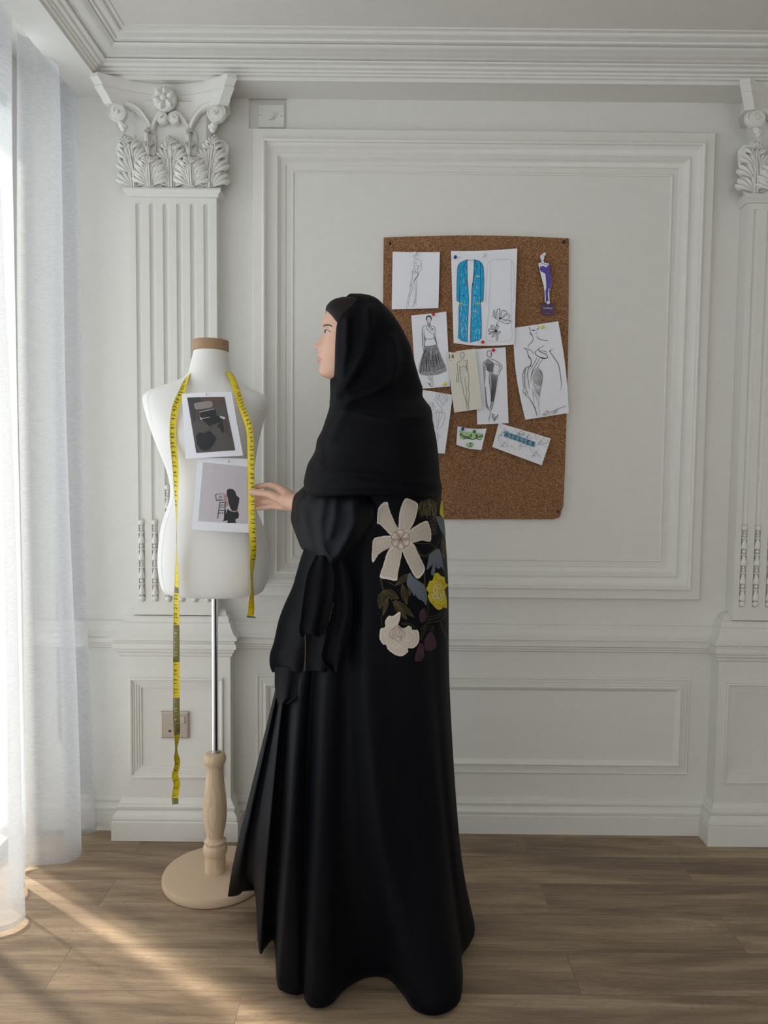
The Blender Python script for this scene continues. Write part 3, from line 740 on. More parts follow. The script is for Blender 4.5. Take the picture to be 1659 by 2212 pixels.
s3 = Sheet('skirt_suit_drawing', 'paper with a woman in a white jacket and dark pleated skirt, nearest the black scarf', 'drawing', B([(58, 158), (605, 98), (665, 1262), (135, 1306)]), YP, lift=lambda a, b: .006*(1-b)*(1-a)+.005*abs(a-.5))
s3.fills('skirt', [B([(265, 640), (380, 632), (450, 605), (480, 660), (540, 820), (590, 930), (612, 1000), (600, 1030), (540, 1055), (470, 1080), (430, 1085), (300, 1095), (220, 1085), (185, 1060), (170, 1030), (185, 930), (215, 820), (245, 740)])], 'grey')
rnd = random.Random(5); sk = []
for k in range(46):
    t = (k+rnd.random())/46; x0 = 268+t*175; x1 = 180+t*425; y1 = 1085-(max(0, t-.5))*110
    a0 = rnd.uniform(0, .35); a1 = rnd.uniform(.7, 1)
    sk.append(B([(x0+(x1-x0)*a, 640-(t*30)+(y1-640+t*30)*a) for a in (a0, (a0+a1)/2, a1)]))
s3.strokes('pleat', sk[::2], 1.1, 'ink'); s3.strokes('pleat_light', sk[1::3], 1.2, 'midgrey')
s3.fills('hair', [B([(288, 215), (292, 180), (315, 160), (340, 155), (368, 168), (380, 205), (372, 240), (364, 208), (350, 178), (315, 182), (302, 215), (303, 245)])], 'ink')
for q_ in [B([(238, 335), (224, 380), (222, 450), (230, 600), (240, 690), (246, 690), (240, 560), (233, 445), (232, 380)]), B([(262, 450), (272, 500), (285, 522), (272, 560), (262, 540)]), B([(310, 1195), (345, 1215), (380, 1262), (330, 1235)]), B([(316, 285), (350, 285), (350, 330), (340, 355), (318, 312)])]: s3.fills('cast_shade', [q_], 'grey')
s3.strokes('ink_lines', [B(l) for l in [[(303, 210), (310, 260), (333, 282), (360, 262), (368, 215)], [(.5,), (312, 215), (328, 213)], [(.5,), (340, 213), (356, 215)], [(325, 258), (345, 258)], [(333, 225), (331, 240)], [(318, 280), (315, 300), (340, 350)], [(350, 275), (352, 300), (340, 360)],
    [(315, 300), (295, 320), (240, 335), (232, 380), (232, 440), (255, 443)], [(255, 380), (262, 440), (270, 490), (285, 520), (275, 560), (265, 630), (310, 638), (380, 630), (450, 600), (430, 545), (415, 510), (412, 460), (405, 400)], [(405, 445), (430, 440), (430, 350), (400, 325), (360, 310)], [(300, 320), (305, 365), (360, 420), (388, 455)], [(360, 310), (372, 345), (390, 375), (370, 385), (350, 350)], [(235, 445), (240, 600), (248, 690), (262, 740), (280, 735), (278, 690), (262, 640), (258, 560), (258, 450)], [(405, 450), (430, 520), (452, 600)], [(428, 445), (440, 520), (470, 640)], [(285, 520), (340, 525), (415, 512)],
    [(325, 1095), (320, 1120), (345, 1160), (355, 1155), (350, 1100)], [(360, 1090), (370, 1150), (360, 1230), (345, 1245), (380, 1262), (402, 1245), (388, 1150), (395, 1090)], [(190, 1000), (300, 1012), (450, 1002), (595, 940)]]], .8, 'ink')
s3.strokes('brooch', [B([(386, 372), (400, 364)])], 2.6, 'ink', 1)

s5 = Sheet('draped_gown_sketch', 'narrow paper with an ink figure in a one-shoulder draped gown, hand on hip', 'sketch', B([(1035, 680), (1527, 655), (1573, 1835), (1088, 1855)]), YP+.002, lift=lambda a, b: .002+.003*a)
s5.fills('gown_shade', [B([(1300, 1040), (1400, 1090), (1405, 1140), (1380, 1280), (1345, 1470), (1318, 1600), (1275, 1650), (1300, 1560), (1302, 1400), (1280, 1240), (1275, 1090)]), B([(1180, 930), (1215, 960), (1222, 1100), (1205, 1220), (1192, 1100)])], 'midgrey')
s5.fills('bodice_shade', [B([(1255, 838), (1330, 900), (1342, 960), (1332, 1020), (1345, 1040), (1300, 1062), (1255, 1020), (1222, 960), (1190, 900)]), B([(1200, 1260), (1215, 1260), (1235, 1500), (1260, 1600), (1290, 1650), (1240, 1610), (1215, 1560)]), B([(1385, 1090), (1405, 1100), (1375, 1250), (1370, 1180)])], 'grey')
rnd = random.Random(9)
s5.strokes('drape_line', [B([(1195+rnd.uniform(0, 60), 900+k*9), (1270, 915+k*9), (1335, 900+k*11)]) for k in range(13)]+[B([(1300+k*10, 1060+k*4), (1310+k*8, 1250), (1295+k*5, 1500)]) for k in range(9)], .7, 'ink')
s5.strokes('ink_lines', [B(l) for l in [ring(1272, 755, 36, 48), [(1300, 735), (1308, 780), (1298, 802)], [(1285, 755), (1305, 752)], [(1250, 800), (1255, 830), (1185, 885), (1178, 930), (1185, 1000), (1190, 1100), (1195, 1220), (1185, 1240), (1205, 1250)], [(1290, 800), (1295, 830), (1380, 870), (1468, 950), (1440, 1030), (1415, 1090), (1375, 1075)], [(1330, 905), (1400, 925), (1437, 960), (1395, 1060)], [(1222, 960), (1250, 1010), (1280, 1070), (1270, 1100), (1275, 1200), (1300, 1400), (1300, 1540), (1275, 1600), (1240, 1560), (1225, 1400), (1212, 1260)], [(1405, 1100), (1380, 1280), (1345, 1470), (1310, 1610), (1280, 1650)], [(1300, 1650), (1275, 1740), (1268, 1808)], [(1310, 1700), (1330, 1690), (1345, 1710), (1320, 1740), (1345, 1760), (1330, 1790)], [(1320, 1695), (1325, 1770)], [(1345, 1740), (1365, 1730), (1350, 1810), (1370, 1760), (1390, 1730), (1410, 1700), (1385, 1780)], [(1255, 838), (1335, 905), (1340, 965)]]], 1.0, 'ink')

s4 = Sheet('figure_template_card', 'cream card numbered 14 with an outlined standing figure template', 'card', B([(608, 735), (1050, 675), (1165, 1610), (728, 1670)]), YP-.006, 'cream', lift=lambda a, b: .003+.002*a)
s4.strokes('ink_lines', [B(l) for l in [ring(855, 775, 33, 45), [(868, 770), (884, 768)], [(868, 800), (880, 798)], [(838, 815), (836, 855), (785, 885), (775, 920), (778, 980), (785, 1040), (770, 1100), (760, 1170), (790, 1195), (795, 1150), (790, 1120), (805, 1060), (812, 980), (805, 930)], [(870, 812), (872, 850), (905, 865), (930, 860), (925, 950), (942, 1005), (925, 1020), (915, 960), (905, 870)],
    [(812, 960), (825, 1010), (820, 1060), (825, 1130), (840, 1200), (865, 1300), (870, 1370), (900, 1450), (918, 1530), (930, 1540)], [(905, 940), (920, 1010), (945, 1050), (957, 1110), (955, 1200), (945, 1300), (962, 1370), (955, 1450), (945, 1530), (958, 1600), (940, 1618), (922, 1605), (928, 1540), (915, 1440), (918, 1330), (905, 1250), (888, 1140)], [(810, 955), (835, 968), (860, 945), (885, 962), (910, 940)]]], .75, 'ink')
s4.strokes('construction_line', [B(l) for l in [[(862, 860), (868, 1000), (880, 1130)], [(830, 1105), (885, 1135), (935, 1100)], [(820, 1010), (920, 1010)], [(800, 890), (900, 880)], [(830, 740), (862, 735), (884, 752)]]], .5, 'faint')
s4.fills('inner_leg_shade', [B([(885, 1130), (895, 1140), (922, 1330), (912, 1330)])], 'midgrey')
mb = MB(); put_text(mb, '14', lambda x, y: s4.at(*B([(678+x*95, 802-y*105)])[0], .0014)); mb.build('printed_number', 'ink', s4.root)
s4.strokes('rule_line', [B([(650, 858), (700, 854)])], .8, 'pencil', 1)
s4.fills('red_tab', [B([(680, 727), (755, 717), (756, 730), (680, 738)])], 'pin_red', .0016)

s6 = Sheet('corset_gown_sketch', 'tilted paper with an ink sketch of a fitted corset gown, right edge of the board', 'sketch', Cz([(100, 1016), (653, 933), (785, 2055), (252, 2138)]), YP, lift=lambda a, b: .002+.008*(1-b)*a*0+.010*abs(a-.45)*b*.6, bulge=lambda u, v: (-.012*math.sin(math.pi*v)*(1-u)*.8+.006*math.sin(math.pi*v)*u, 0))
s6.fills('skirt_shade', [Cz([(405, 1510), (455, 1570), (455, 1680), (440, 1730), (350, 1690), (335, 1620), (360, 1550)])], 'midgrey')
rnd = random.Random(11); ht = []
for k in range(40):
    y = 1530+k*8; xr = 455 if y < 1700 else 455-(y-1700)*.2
    ht.append(Cz([(xr-2, y), (xr-rnd.uniform(25, 85), y+rnd.uniform(-6, 10)-(k*.6))]))
for k in range(26): ht.append(Cz([(240, 1520+k*9), (240+rnd.uniform(12, 35), 1518+k*9)]))
s6.strokes('hatching', ht[:40], .55, 'pencil', 1); s6.strokes('hatching', ht[40:], .55, 'pencil', 1)
s6.strokes('drape_fold', [Cz(l) for l in [[(345, 1690), (380, 1760), (425, 1840)], [(350, 1750), (390, 1810), (430, 1860)], [(345, 1770), (380, 1840), (425, 1900)], [(340, 1700), (400, 1780), (432, 1800)], [(340, 1800), (390, 1880), (430, 1950)], [(335, 1760), (350, 1870), (360, 1980)], [(410, 1910), (420, 2000), (435, 2090)], [(370, 1980), (400, 2080)]]], .7, 'pencil')
s6.strokes('ink_lines', [Cz(l) for l in [[(300, 1005), (303, 1025), (318, 1045)], [(2.2,), (330, 1040), (350, 1046), (372, 1040)], [(2.2,), (395, 1036), (412, 1022)], [(413, 985), (412, 1010)], [(308, 1045), (312, 1080), (325, 1100), (345, 1108)], [(318, 1075), (330, 1090), (325, 1105)], [(335, 1105), (348, 1150), (330, 1190), (290, 1225), (285, 1270)], [(1.3,), (390, 1115), (410, 1140), (450, 1160), (530, 1172)], [(375, 1080), (400, 1082)],
    [(1.3,), (230, 1257), (270, 1290), (285, 1340), (295, 1370), (318, 1390), (322, 1450), (310, 1485), (260, 1500), (225, 1560), (222, 1650), (228, 1740)], [(230, 1257), (290, 1283), (320, 1285), (345, 1320), (352, 1335)], [(1.4,), (480, 1225), (410, 1275), (372, 1310), (385, 1345), (440, 1375), (520, 1383), (505, 1340), (440, 1310), (415, 1290), (420, 1260)], [(420, 1295), (500, 1300), (512, 1325)], [(1.8,), (285, 1340), (298, 1375), (318, 1385)], [(1.8,), (440, 1378), (480, 1390), (520, 1383)],
    [(465, 1390), (440, 1430), (405, 1490), (440, 1540), (462, 1590), (455, 1680), (435, 1780), (425, 1870)], [(390, 1375), (375, 1420), (330, 1490), (315, 1530)], [(430, 1380), (400, 1440), (345, 1520), (322, 1600), (320, 1680)], [(405, 1495), (350, 1540), (330, 1600)], [(255, 1500), (240, 1600), (240, 1740)], [(1.2,), (322, 1460), (290, 1510), (280, 1590), (290, 1680), (305, 1770)], [(240, 1740), (222, 1790), (250, 1830), (285, 1870)], [(245, 1735), (270, 1790), (285, 1840)], [(250, 1790), (262, 1850)], [(1.2,), (285, 1850), (330, 1920), (365, 1990), (395, 2098)], [(1.2,), (590, 1272), (560, 1290), (552, 1306), (600, 1375), (655, 1460), (675, 1560), (693, 1680), (694, 1710), (680, 1775)], [(2.2,), (548, 1303), (562, 1300)],
    [(455, 2085), (500, 2042), (535, 2030), (520, 2060), (470, 2082), (530, 2078)], [(540, 2075), (555, 2068)], [(575, 2066), (600, 2060), (605, 2040), (612, 2060), (640, 2020), (635, 2062)], [(540, 2060), (640, 2010), (750, 1970)]]], 1.0, 'ink')

s7 = Sheet('collar_pattern_sheet', 'paper of outlined lapel and collar shapes tucked behind the black scarf', 'sketch', D([(62, 68), (432, 127), (335, 828), (-50, 815)]), YP, lift=lambda a, b: .003+.004*b*(1-a))
s7.strokes('pencil_lines', [D(l) for l in [[(240, 122), (268, 112), (335, 118), (350, 122)], [(265, 132), (330, 140), (292, 215), (265, 132)], [(240, 122), (228, 155), (250, 180), (262, 172), (265, 132)], [(345, 120), (370, 150), (368, 178), (350, 185), (330, 150)], [(228, 165), (210, 175), (308, 312), (290, 215), (250, 182)], [(350, 185), (380, 192), (292, 268)], [(355, 185), (300, 235)],
    [(140, 218), (185, 215), (205, 240), (208, 268), (190, 262), (185, 225)], [(140, 218), (135, 235), (180, 240)], [(208, 268), (218, 272), (175, 330)], [(150, 240), (180, 330)], [(190, 262), (165, 300)],
    [(235, 318), (310, 322), (335, 350), (330, 420), (300, 510), (245, 540), (205, 490), (203, 400), (212, 345), (235, 318)], [(232, 338), (325, 345)], [(232, 338), (245, 532), (306, 345)], [(272, 342), (248, 525)], [(306, 345), (300, 330)], [(235, 575), (285, 628), (255, 632), (240, 600)], [(242, 620), (255, 650), (245, 690)]]], .65, 'pencil', 1, taper=False)

s8 = Sheet('handwritten_note', 'small white note with Arabic handwriting over green highlighter', 'note', D([(487, 503), (832, 530), (770, 785), (470, 722)]), YP, lift=lambda a, b: .002+.012*abs(a-.45)**1.5+.006*(1-b)**2, bulge=lambda u, v: (0, -.004*math.sin(math.pi*u)))
s8.fills('green_highlight', [D([(510, 548), (560, 565), (700, 580), (790, 590), (795, 612), (778, 655), (700, 655), (620, 662), (520, 652), (508, 590)]), D([(578, 715), (600, 700), (680, 698), (684, 712), (665, 755), (600, 758), (588, 735)])], 'hl_green')
s8.strokes('arabic_writing', [D(l) for l in [
    [(748, 628), (760, 612), (778, 608), (788, 618), (778, 630), (755, 632), (742, 618)], [(742, 632), (728, 634), (726, 618)], [(728, 634), (712, 628), (706, 640), (716, 650), (745, 662), (772, 655)],
    [(722, 612), (712, 604), (704, 612), (714, 620), (722, 614)], [(716, 620), (705, 640), (690, 655), (665, 660), (640, 652), (600, 642), (575, 648), (556, 658)],
    [(655, 596), (652, 634)], [(640, 598), (636, 634), (622, 636), (614, 626), (606, 636), (598, 626), (588, 634), (578, 622), (570, 634), (562, 624)], [(556, 612), (560, 626), (548, 634)], [(545, 596), (540, 618), (530, 622)], [(522, 592), (514, 604), (526, 610), (532, 598), (522, 592)]]], 1.5, 'ink', 3, taper=False)
s8.strokes('arabic_dot', [D([(x-2, y), (x+3, y)]) for x, y in ((738, 598), (712, 590), (622, 612), (612, 606), (530, 575), (520, 574), (540, 645), (550, 642), (700, 602))], 1.0, 'ink', 1, taper=False)
s8.strokes('palm_and_swords', [D([(632, 703), (650, 705)]), D([(636, 698), (646, 712)])], 2.2, 'ink', 1, taper=False)
s8.strokes('sword_line', [D(l) for l in [[(640, 708), (640, 738)], [(618, 722), (632, 742), (658, 752)], [(662, 722), (648, 742), (618, 752)], [(630, 708), (622, 712)], [(650, 708), (658, 712)]]], .9, 'ink')

s9 = Sheet('atelier_card', 'tilted white card lettered ATELIER over a blue smear, lowest on the board', 'card', D([(980, 462), (1600, 648), (1493, 970), (902, 750)]), YP, lift=lambda a, b: .003)
pat = []
ux, uy = (Vector((620, 186)).normalized(), Vector((-186, 620)).normalized())
def inside(p):
    d = Vector(p)-Vector((980, 462)); return 8 < d.dot(ux) < 632 and 6 < d.dot(uy)+.02*d.dot(ux) < 288
for ox, oy in ((970, 628), (1040, 525), (1125, 730), (1190, 628), (1265, 530), (1165, 490), (1270, 835), (1345, 740), (1410, 600), (1470, 840), (1540, 735), (900, 720), (950, 500), (1060, 830), (1500, 590)):
    for ln in ([(0, 0), (4, 35), (40, 90), (68, 128)], [(0, 0), (60, 60), (117, 118), (60, 112), (30, 108)], [(68, 128), (55, 95), (90, 60), (120, 30)], [(30, 108), (22, 120), (36, 124), (60, 92), (78, 72)], [(-52, -40), (-22, 4)]):
        q = [(ox+a, oy+b) for a, b in ln if inside((ox+a, oy+b))]
        if len(q) > 1: pat.append(D(q))
s9.strokes('scribbled_pattern', pat, .4, 'ink', 3, .0008)
s9.fills('blue_smear', [D([(1035, 578), (1052, 562), (1085, 560), (1125, 592), (1200, 610), (1300, 650), (1415, 690), (1408, 752), (1340, 735), (1290, 715), (1200, 680), (1120, 655), (1085, 632), (1045, 630)])], 'hl_blue', .0011)
def letter(c, ox, oy):
    S = {'A': [[(-15, 22), (0, -22)], [(0, -22), (15, 22)], [(-9, 8), (9, 8)], [(-20, 22), (-10, 22)], [(9, 22), (20, 22)]],
         'T': [[(0, -22), (0, 22)], [(-16, -22), (16, -22)], [(-16, -22), (-16, -14)], [(16, -22), (16, -14)], [(-6, 22), (6, 22)]],
         'E': [[(-10, -22), (-10, 22)], [(-14, -22), (13, -22)], [(-14, 22), (14, 22)], [(-10, 0), (8, 0)], [(13, -22), (13, -15)], [(14, 22), (14, 14)]],
         'L': [[(-8, -22), (-8, 22)], [(-13, -22), (-2, -22)], [(-13, 22), (14, 22)], [(14, 22), (14, 13)]],
         'I': [[(0, -22), (0, 22)], [(-6, -22), (6, -22)], [(-6, 22), (6, 22)]],
         'R': [[(-10, -22), (-10, 22)], [(-14, -22), (4, -22)], [(4, -22), (12, -12)], [(12, -12), (4, -1)], [(4, -1), (-10, -1)], [(2, -1), (14, 22)], [(-15, 22), (-5, 22)], [(11, 22), (19, 22)]]}
    ca, sa = math.cos(.30), math.sin(.30)
    return [D([(ox+x*ca-y*sa, oy+x*sa+y*ca) for x, y in l]) for l in S[c]]
for c, ox, oy in (('A', 1073, 603), ('T', 1127, 621), ('E', 1178, 638), ('L', 1232, 658), ('I', 1280, 674), ('E', 1328, 694), ('R', 1384, 716)):
    s9.strokes('printed_letter', letter(c, ox, oy), 1.15, 'ink', 1, .0016, False)

# purple cut-out figure and tag
co = Cz([(440, 120), (470, 105), (490, 150), (480, 180), (490, 210), (540, 220), (555, 240), (560, 350), (575, 430), (572, 500), (560, 550), (545, 530), (550, 700), (495, 700), (490, 560), (480, 510), (445, 380), (410, 225), (450, 205), (445, 180), (435, 150)])
cr_ = thing('paper_cutout_figure', 'small paper cut-out of a figure in a purple dress, top right of the board', 'cutout', P(1178, 600, YP))
class Flat:
    root = cr_
    def at(s, x, y, eps=0): p = P(x, y, YP-.004); p.y -= eps; return p
fl = Flat()
mb = MB(); fill(mb, lambda x, y: fl.at(x, y), co, 0); fill(mb, lambda x, y: fl.at(x, y, -.0005), co, 0); mb.loft([[fl.at(*p) for p in co], [fl.at(*p, -.0005) for p in co]], True); mb.build('sheet', 'paper', cr_)
mb = MB(); fill(mb, lambda x, y: fl.at(x, y, .0005), Cz([(430, 265), (470, 250), (510, 270), (545, 230), (555, 245), (560, 380), (573, 430), (570, 500), (558, 545), (540, 520), (530, 600), (540, 698), (505, 698), (500, 560), (515, 500), (500, 350), (432, 305)]), 1); mb.build('purple_dress', 'purple', cr_)
mb = MB(); ribbons(mb, lambda x, y: fl.at(x, y, .001), [co[:9], co[-6:], Cz([(435, 320), (500, 350), (512, 525)]), Cz([(515, 400), (535, 402), (545, 398)]), Cz([(430, 235), (470, 225), (520, 240), (530, 225)])], .9); mb.build('ink_lines', 'ink', cr_)
s10 = Sheet('plum_tag', 'small plum coloured tag with white lettering, pinned under the purple figure', 'tag', Cz([(450, 695), (605, 700), (612, 855), (455, 850)]), YP-.001, 'plum', n=4)
mb = MB(); put_text(mb, 'Hotham', lambda x, y: s10.at(*Cz([(527+x*36, 768-y*38)])[0], .001)); put_text(mb, 'Hotham', lambda x, y: s10.at(*Cz([(528.5+x*36, 768-y*38)])[0], .001)); mb.build('printed_name', 'paper', s10.root)
s10.strokes('small_print', [Cz([(505, 833), (555, 833)]), Cz([(562, 785), (584, 785)])], .6, 'faint', 1)

# push pins
def pin(x, y, m, label, Y=YP-.006, r=.0052, grp=None, drop=(.002, -.003)):
    p = P(x, y, Y)
    t = thing('push_pin', label, 'pin', (p.x, Y, p.z), grp)
    mb = MB(); mb.lathe([(r*.75, 0), (r*.8, .0012), (r*.42, .0022), (r*.42, .0055), (r*.7, .0068), (r*.98, .0085), (r, .0105), (r*.8, .0128), (r*.4, .0138), (.0003, .014)], tuple(p), 16, axis='y'); mb.build('pin_head', m, t, True)
    mb = MB(); mb.lathe([(.0006, -.012), (.0006, .0005)], tuple(p), 6, axis='y'); mb.build('pin_needle', 'steel', t)
pin(896.5, 549, 'pin_white', 'white push pin at the top of the pencil nude sketch')
pin(983, 557, 'pin_blue', 'blue push pin in the top left corner of the blue coat drawing', YP-.010)
pin(1044, 553, 'pin_white', 'white push pin at the top middle of the blue coat drawing', YP-.010)
pin(1042, 740, 'pin_red', 'red push pin at the bottom of the blue coat drawing', YP-.010)
pin(935.7, 680, 'pin_red', 'red push pin above the head of the woman in the skirt suit')
pin(960, 830, 'pin_yellow', 'yellow push pin at the bottom right of the skirt suit drawing')
pin(1065, 757, 'pin_red', 'red push pin at the head of the one-shoulder gown sketch')
pin(1171, 708, 'pin_yellow', 'yellow push pin at the top of the corset gown sketch')
pin(1174.6, 551, 'pin_white', 'white push pin through the head of the purple cut-out figure', YP-.005)
pin(1183.4, 655, 'pin_white', 'white push pin holding the plum tag', YP-.005)
pin(999, 927, 'pin_blue', 'blue push pin on the green highlighted note')
pin(1024, 932, 'pin_green', 'green push pin on the green highlighted note')
pin(1126, 935, 'pin_white', 'white push pin on the ATELIER card')
for x, y, l in ((842, 527, 'black tack in the top left corner of the cork board'), (1217, 524, 'black tack in the top right corner of the cork board'), (1205, 1105, 'black tack in the bottom right corner of the cork board')):
    pin(x, y, 'black', l, YB_-.006, .0042)

# ================================================================ DRESS FORM
MY = 2.07
mx = P(458, 1000, MY).x
form = thing('dress_form', 'white tailor dress form on a wooden stand with round base', 'dress form', (mx, MY, 0))
# rows : y px, left px, right px, half depth, exponent, y shift of centre
rows_ = [(745, 420, 491, .046, 2, .0), (757, 420, 491, .047, 2, .0), (780, 414, 492.5, .05, 2, 0), (800, 410, 495.5, .054, 2, 0), (808, 406, 499, .060, 2, .004), (816, 397, 506, .066, 2, .006), (824, 380, 517, .070, 2, .008), (830, 364, 526, .072, 2.1, .008), (836, 345, 538, .076, 2.1, .008), (843, 328, 553, .080, 2.2, .006), (850, 317, 566, .084, 2.3, .004), (858, 312, 575, .088, 2.4, .002), (868, 312, 579, .094, 2.5, 0), (882, 316, 577, .100, 2.5, -.004), (905, 324, 570, .108, 2.5, -.008), (930, 333, 564, .114, 2.4, -.010), (955, 342, 558, .116, 2.3, -.010), (980, 351, 553, .110, 2.3, -.006), (1005, 359, 549, .100, 2.2, 0), (1035, 367, 546, .092, 2.2, .004), (1060, 369.5, 546, .088, 2.2, .004), (1085, 367, 549, .088, 2.2, .004), (1110, 358, 556, .091, 2.2, .004), (1140, 349.5, 568, .098, 2.3, .006), (1170, 345, 575, .106, 2.3, .008), (1200, 343.5, 578, .112, 2.4, .008), (1230, 344, 578, .112, 2.4, .008), (1255, 348, 575, .108, 2.4, .008), (1270, 352, 570, .102, 2.4, .008), (1279, 358, 564, .094, 2.3, .008), (1284, 370, 552, .08, 2.2, .008), (1286, 400, 520, .05, 2.2, .008)]
rows2 = cr(rows_, 3)
rings = []
NS = 72
for (y, l, r_, b, ex, sh) in rows2:
    pl, pr = P(l, y, MY), P(r_, y, MY); c = (pl+pr)/2; a = (pr-pl).length/2
    ring_ = []
    for i in range(NS):
        t = 2*math.pi*i/NS; ct, st = math.cos(t), math.sin(t)
        X = c.x+a*abs(ct)**(2/ex)*(1 if ct > 0 else -1); Yv = MY+sh+b*abs(st)**(2/ex)*(1 if st > 0 else -1)
        # bust
        if st < 0:
            z = c.z
            for bx in (-.062, .058):
                Yv -= .007*math.exp(-((X-c.x-bx)/.045)**2-((z-1.262)/.05)**2)
        ring_.append((X, Yv, c.z+(X-c.x)*0))
    rings.append(ring_)
mb = MB(); mb.loft(rings, True, True, True); torso = mb.build('torso', 'form', form, 60)
mb = MB()  # side seams
for sg in (-1, 1):
    ln = []
    for (y, l, r_, b, ex, sh) in rows2[30:]:
        pl, pr = P(l, y, MY), P(r_, y, MY); c = (pl+pr)/2; a = (pr-pl).length/2
        t = math.radians(-38 if sg > 0 else -142); ct, st = math.cos(t), math.sin(t)
        ln.append((c.x+(a)*abs(ct)**(2/ex)*(1 if ct > 0 else -1), MY+sh-b*abs(st)**(2/ex)-.0002, c.z))
    mb.tube(ln, .0006, 5)
mb.build('seam', 'form', form)
p = (P(420, 757, MY)+P(491, 757, MY))/2
mb = MB(); mb.lathe([(.046, -.002), (.049, 0), (.049, .026), (.047, .028)], (p.x, MY, p.z-.001), 48)
capo = mb.build('neck_cap', 'capwood', form, 40); tag(capo, 'brown wooden neck cap')
bm_ = torso.bound_box
px_ = P(464, 1450, MY).x
mb = MB(); mb.lathe([(.0092, .36), (.0092, .86)], (px_, MY, 0), 24); mb.build('chrome_pole', 'chrome', form, 40)
mb = MB(); mb.lathe([(.0125, .373), (.0125, .380), (.010, .382)], (px_, MY, 0), 20); mb.build('collar', 'steel', form, 40)
hx = px_-.001
hp = [(.0290, .026), (.0290, .050), (.0295, .074), (.0325, .080), (.0345, .090), (.0340, .100), (.0300, .106), (.0285, .109), (.0310, .113), (.0315, .118), (.0275, .121), (.0245, .126), (.0240, .132), (.0265, .145), (.0305, .165), (.0330, .190), (.0335, .215), (.0315, .245), (.0280, .275), (.0250, .300), (.0235, .318), (.0235, .330), (.0250, .338), (.0285, .345), (.0310, .352), (.0318, .359), (.0300, .366), (.0260, .372), (.0150, .374)]
mb = MB(); mb.lathe(cr([(a, b) for a, b in hp], 3), (hx, MY, 0), 40); mb.build('turned_post', 'pine', form, 40)
mb = MB(); mb.lathe([(.140, 0), (.1465, .002), (.1485, .006), (.1485, .020), (.146, .0255), (.141, .027), (.02, .027)], (hx, MY, 0), 72); mb.build('round_base', 'mdf', form, 35)

# prints pinned on the form
pc = P(452, 930, 1.95).x
q1 = Sheet('photo_print', 'dark photo print of a chair, pinned on the chest of the dress form', 'photo print', [(391, 850), (499, 846), (524, 984), (400, 991)], 1.935, xc=pc, curve=1.3, lift=lambda a, b: .004*(1-b)*a*a, bulge=lambda u, v: (0, 0))
c1 = E_([(163, 128), (722, 120), (882, 917), (303, 958)])
q1.fills('photo_ground', [c1], 'print_floor')
q1.fills('photo_wall', [E_([(163, 128), (358, 124), (378, 200), (290, 240), (300, 480), (248, 500)])], 'print_dark')
q1.fills('photo_wall_far', [E_([(360, 125), (722, 120), (740, 205), (560, 262), (540, 200), (480, 178), (372, 190)])], 'print_brown')
q1.fills('pale_backrest', [E_([(265, 235), (280, 212), (480, 180), (530, 185), (552, 220), (545, 262), (520, 282), (310, 308), (285, 295)])], 'print_chair')
q1.fills('chair_leg', [E_([(300, 310), (328, 308), (330, 470), (300, 470)]), E_([(725, 480), (745, 475), (755, 640), (850, 735), (855, 770), (740, 650)]), E_([(480, 555), (510, 555), (505, 640), (475, 640)])], 'print_brown')
q1.fills('black_bag', [E_([(330, 660), (370, 650), (420, 665), (480, 630), (520, 640), (590, 720), (595, 760), (560, 820), (500, 900), (430, 922), (370, 900), (315, 830), (300, 700)])], 'print_black')
q1.fills('laptop', [E_([(355, 335), (580, 298), (600, 395), (740, 455), (690, 480), (500, 555), (400, 465), (375, 440)]), E_([(620, 540), (690, 490), (712, 600), (705, 650), (680, 650), (665, 590), (640, 585)])], 'print_black')
q1.fills('white_paper_item', [E_([(668, 402), (735, 422), (738, 445), (715, 460), (655, 425)]), E_([(360, 425), (385, 430), (395, 465), (370, 455)]), E_([(355, 345), (575, 295), (577, 303), (357, 353)]), E_([(395, 440), (510, 418), (511, 424), (400, 448)])], 'print_pink')
q2 = Sheet('photo_print', 'pale photo print of a crouching figure, pinned on the waist of the dress form', 'photo print', E_([(325, 1020), (1080, 1045), (1078, 2155), (233, 2100)]), 1.945, xc=pc, curve=1.1)
q2.fills('photo_backdrop', [E_([(405, 1095), (1065, 1165), (1060, 2020), (330, 1975)])], 'print_pink')
q2.fills('crouching_figure', [E_([(760, 1505), (800, 1492), (850, 1500), (885, 1540), (895, 1590), (940, 1630), (935, 1690), (905, 1825), (830, 1820), (800, 1760), (785, 1700), (775, 1640), (755, 1570)]), E_([(745, 1870), (770, 1790), (800, 1820), (840, 1835), (920, 1830), (935, 1880), (925, 1930), (880, 1955), (895, 2005), (765, 2005), (770, 1960), (745, 1970), (690, 1975), (715, 1950), (720, 1850), (735, 1800), (745, 1800)])], 'print_black')
q2.fills('figure_arm', [E_([(705, 1575), (735, 1570), (765, 1600), (745, 1640), (780, 1700), (770, 1740), (735, 1760), (725, 1680)]), E_([(835, 1825), (905, 1820), (895, 1840), (850, 1842)])], 'sun_skin')
q2.strokes('stool', [E_(l) for l in [[(655, 1695), (622, 1935)], [(735, 1695), (720, 1945)], [(650, 1695), (740, 1695)], [(650, 1735), (738, 1735)], [(645, 1765), (738, 1768)], [(638, 1812), (735, 1815)], [(632, 1852), (732, 1855)]]], 1.3, 'print_black', 1, .0016, False)
q2.strokes('laptop', [E_([(590, 1575), (705, 1562)]), E_([(590, 1575), (605, 1670)]), E_([(605, 1670), (715, 1665)]), E_([(645, 1605), (685, 1600)]), E_([(645, 1620), (688, 1616)]), E_([(625, 1650), (690, 1645)])], 1.2, 'print_black', 1, .0016)
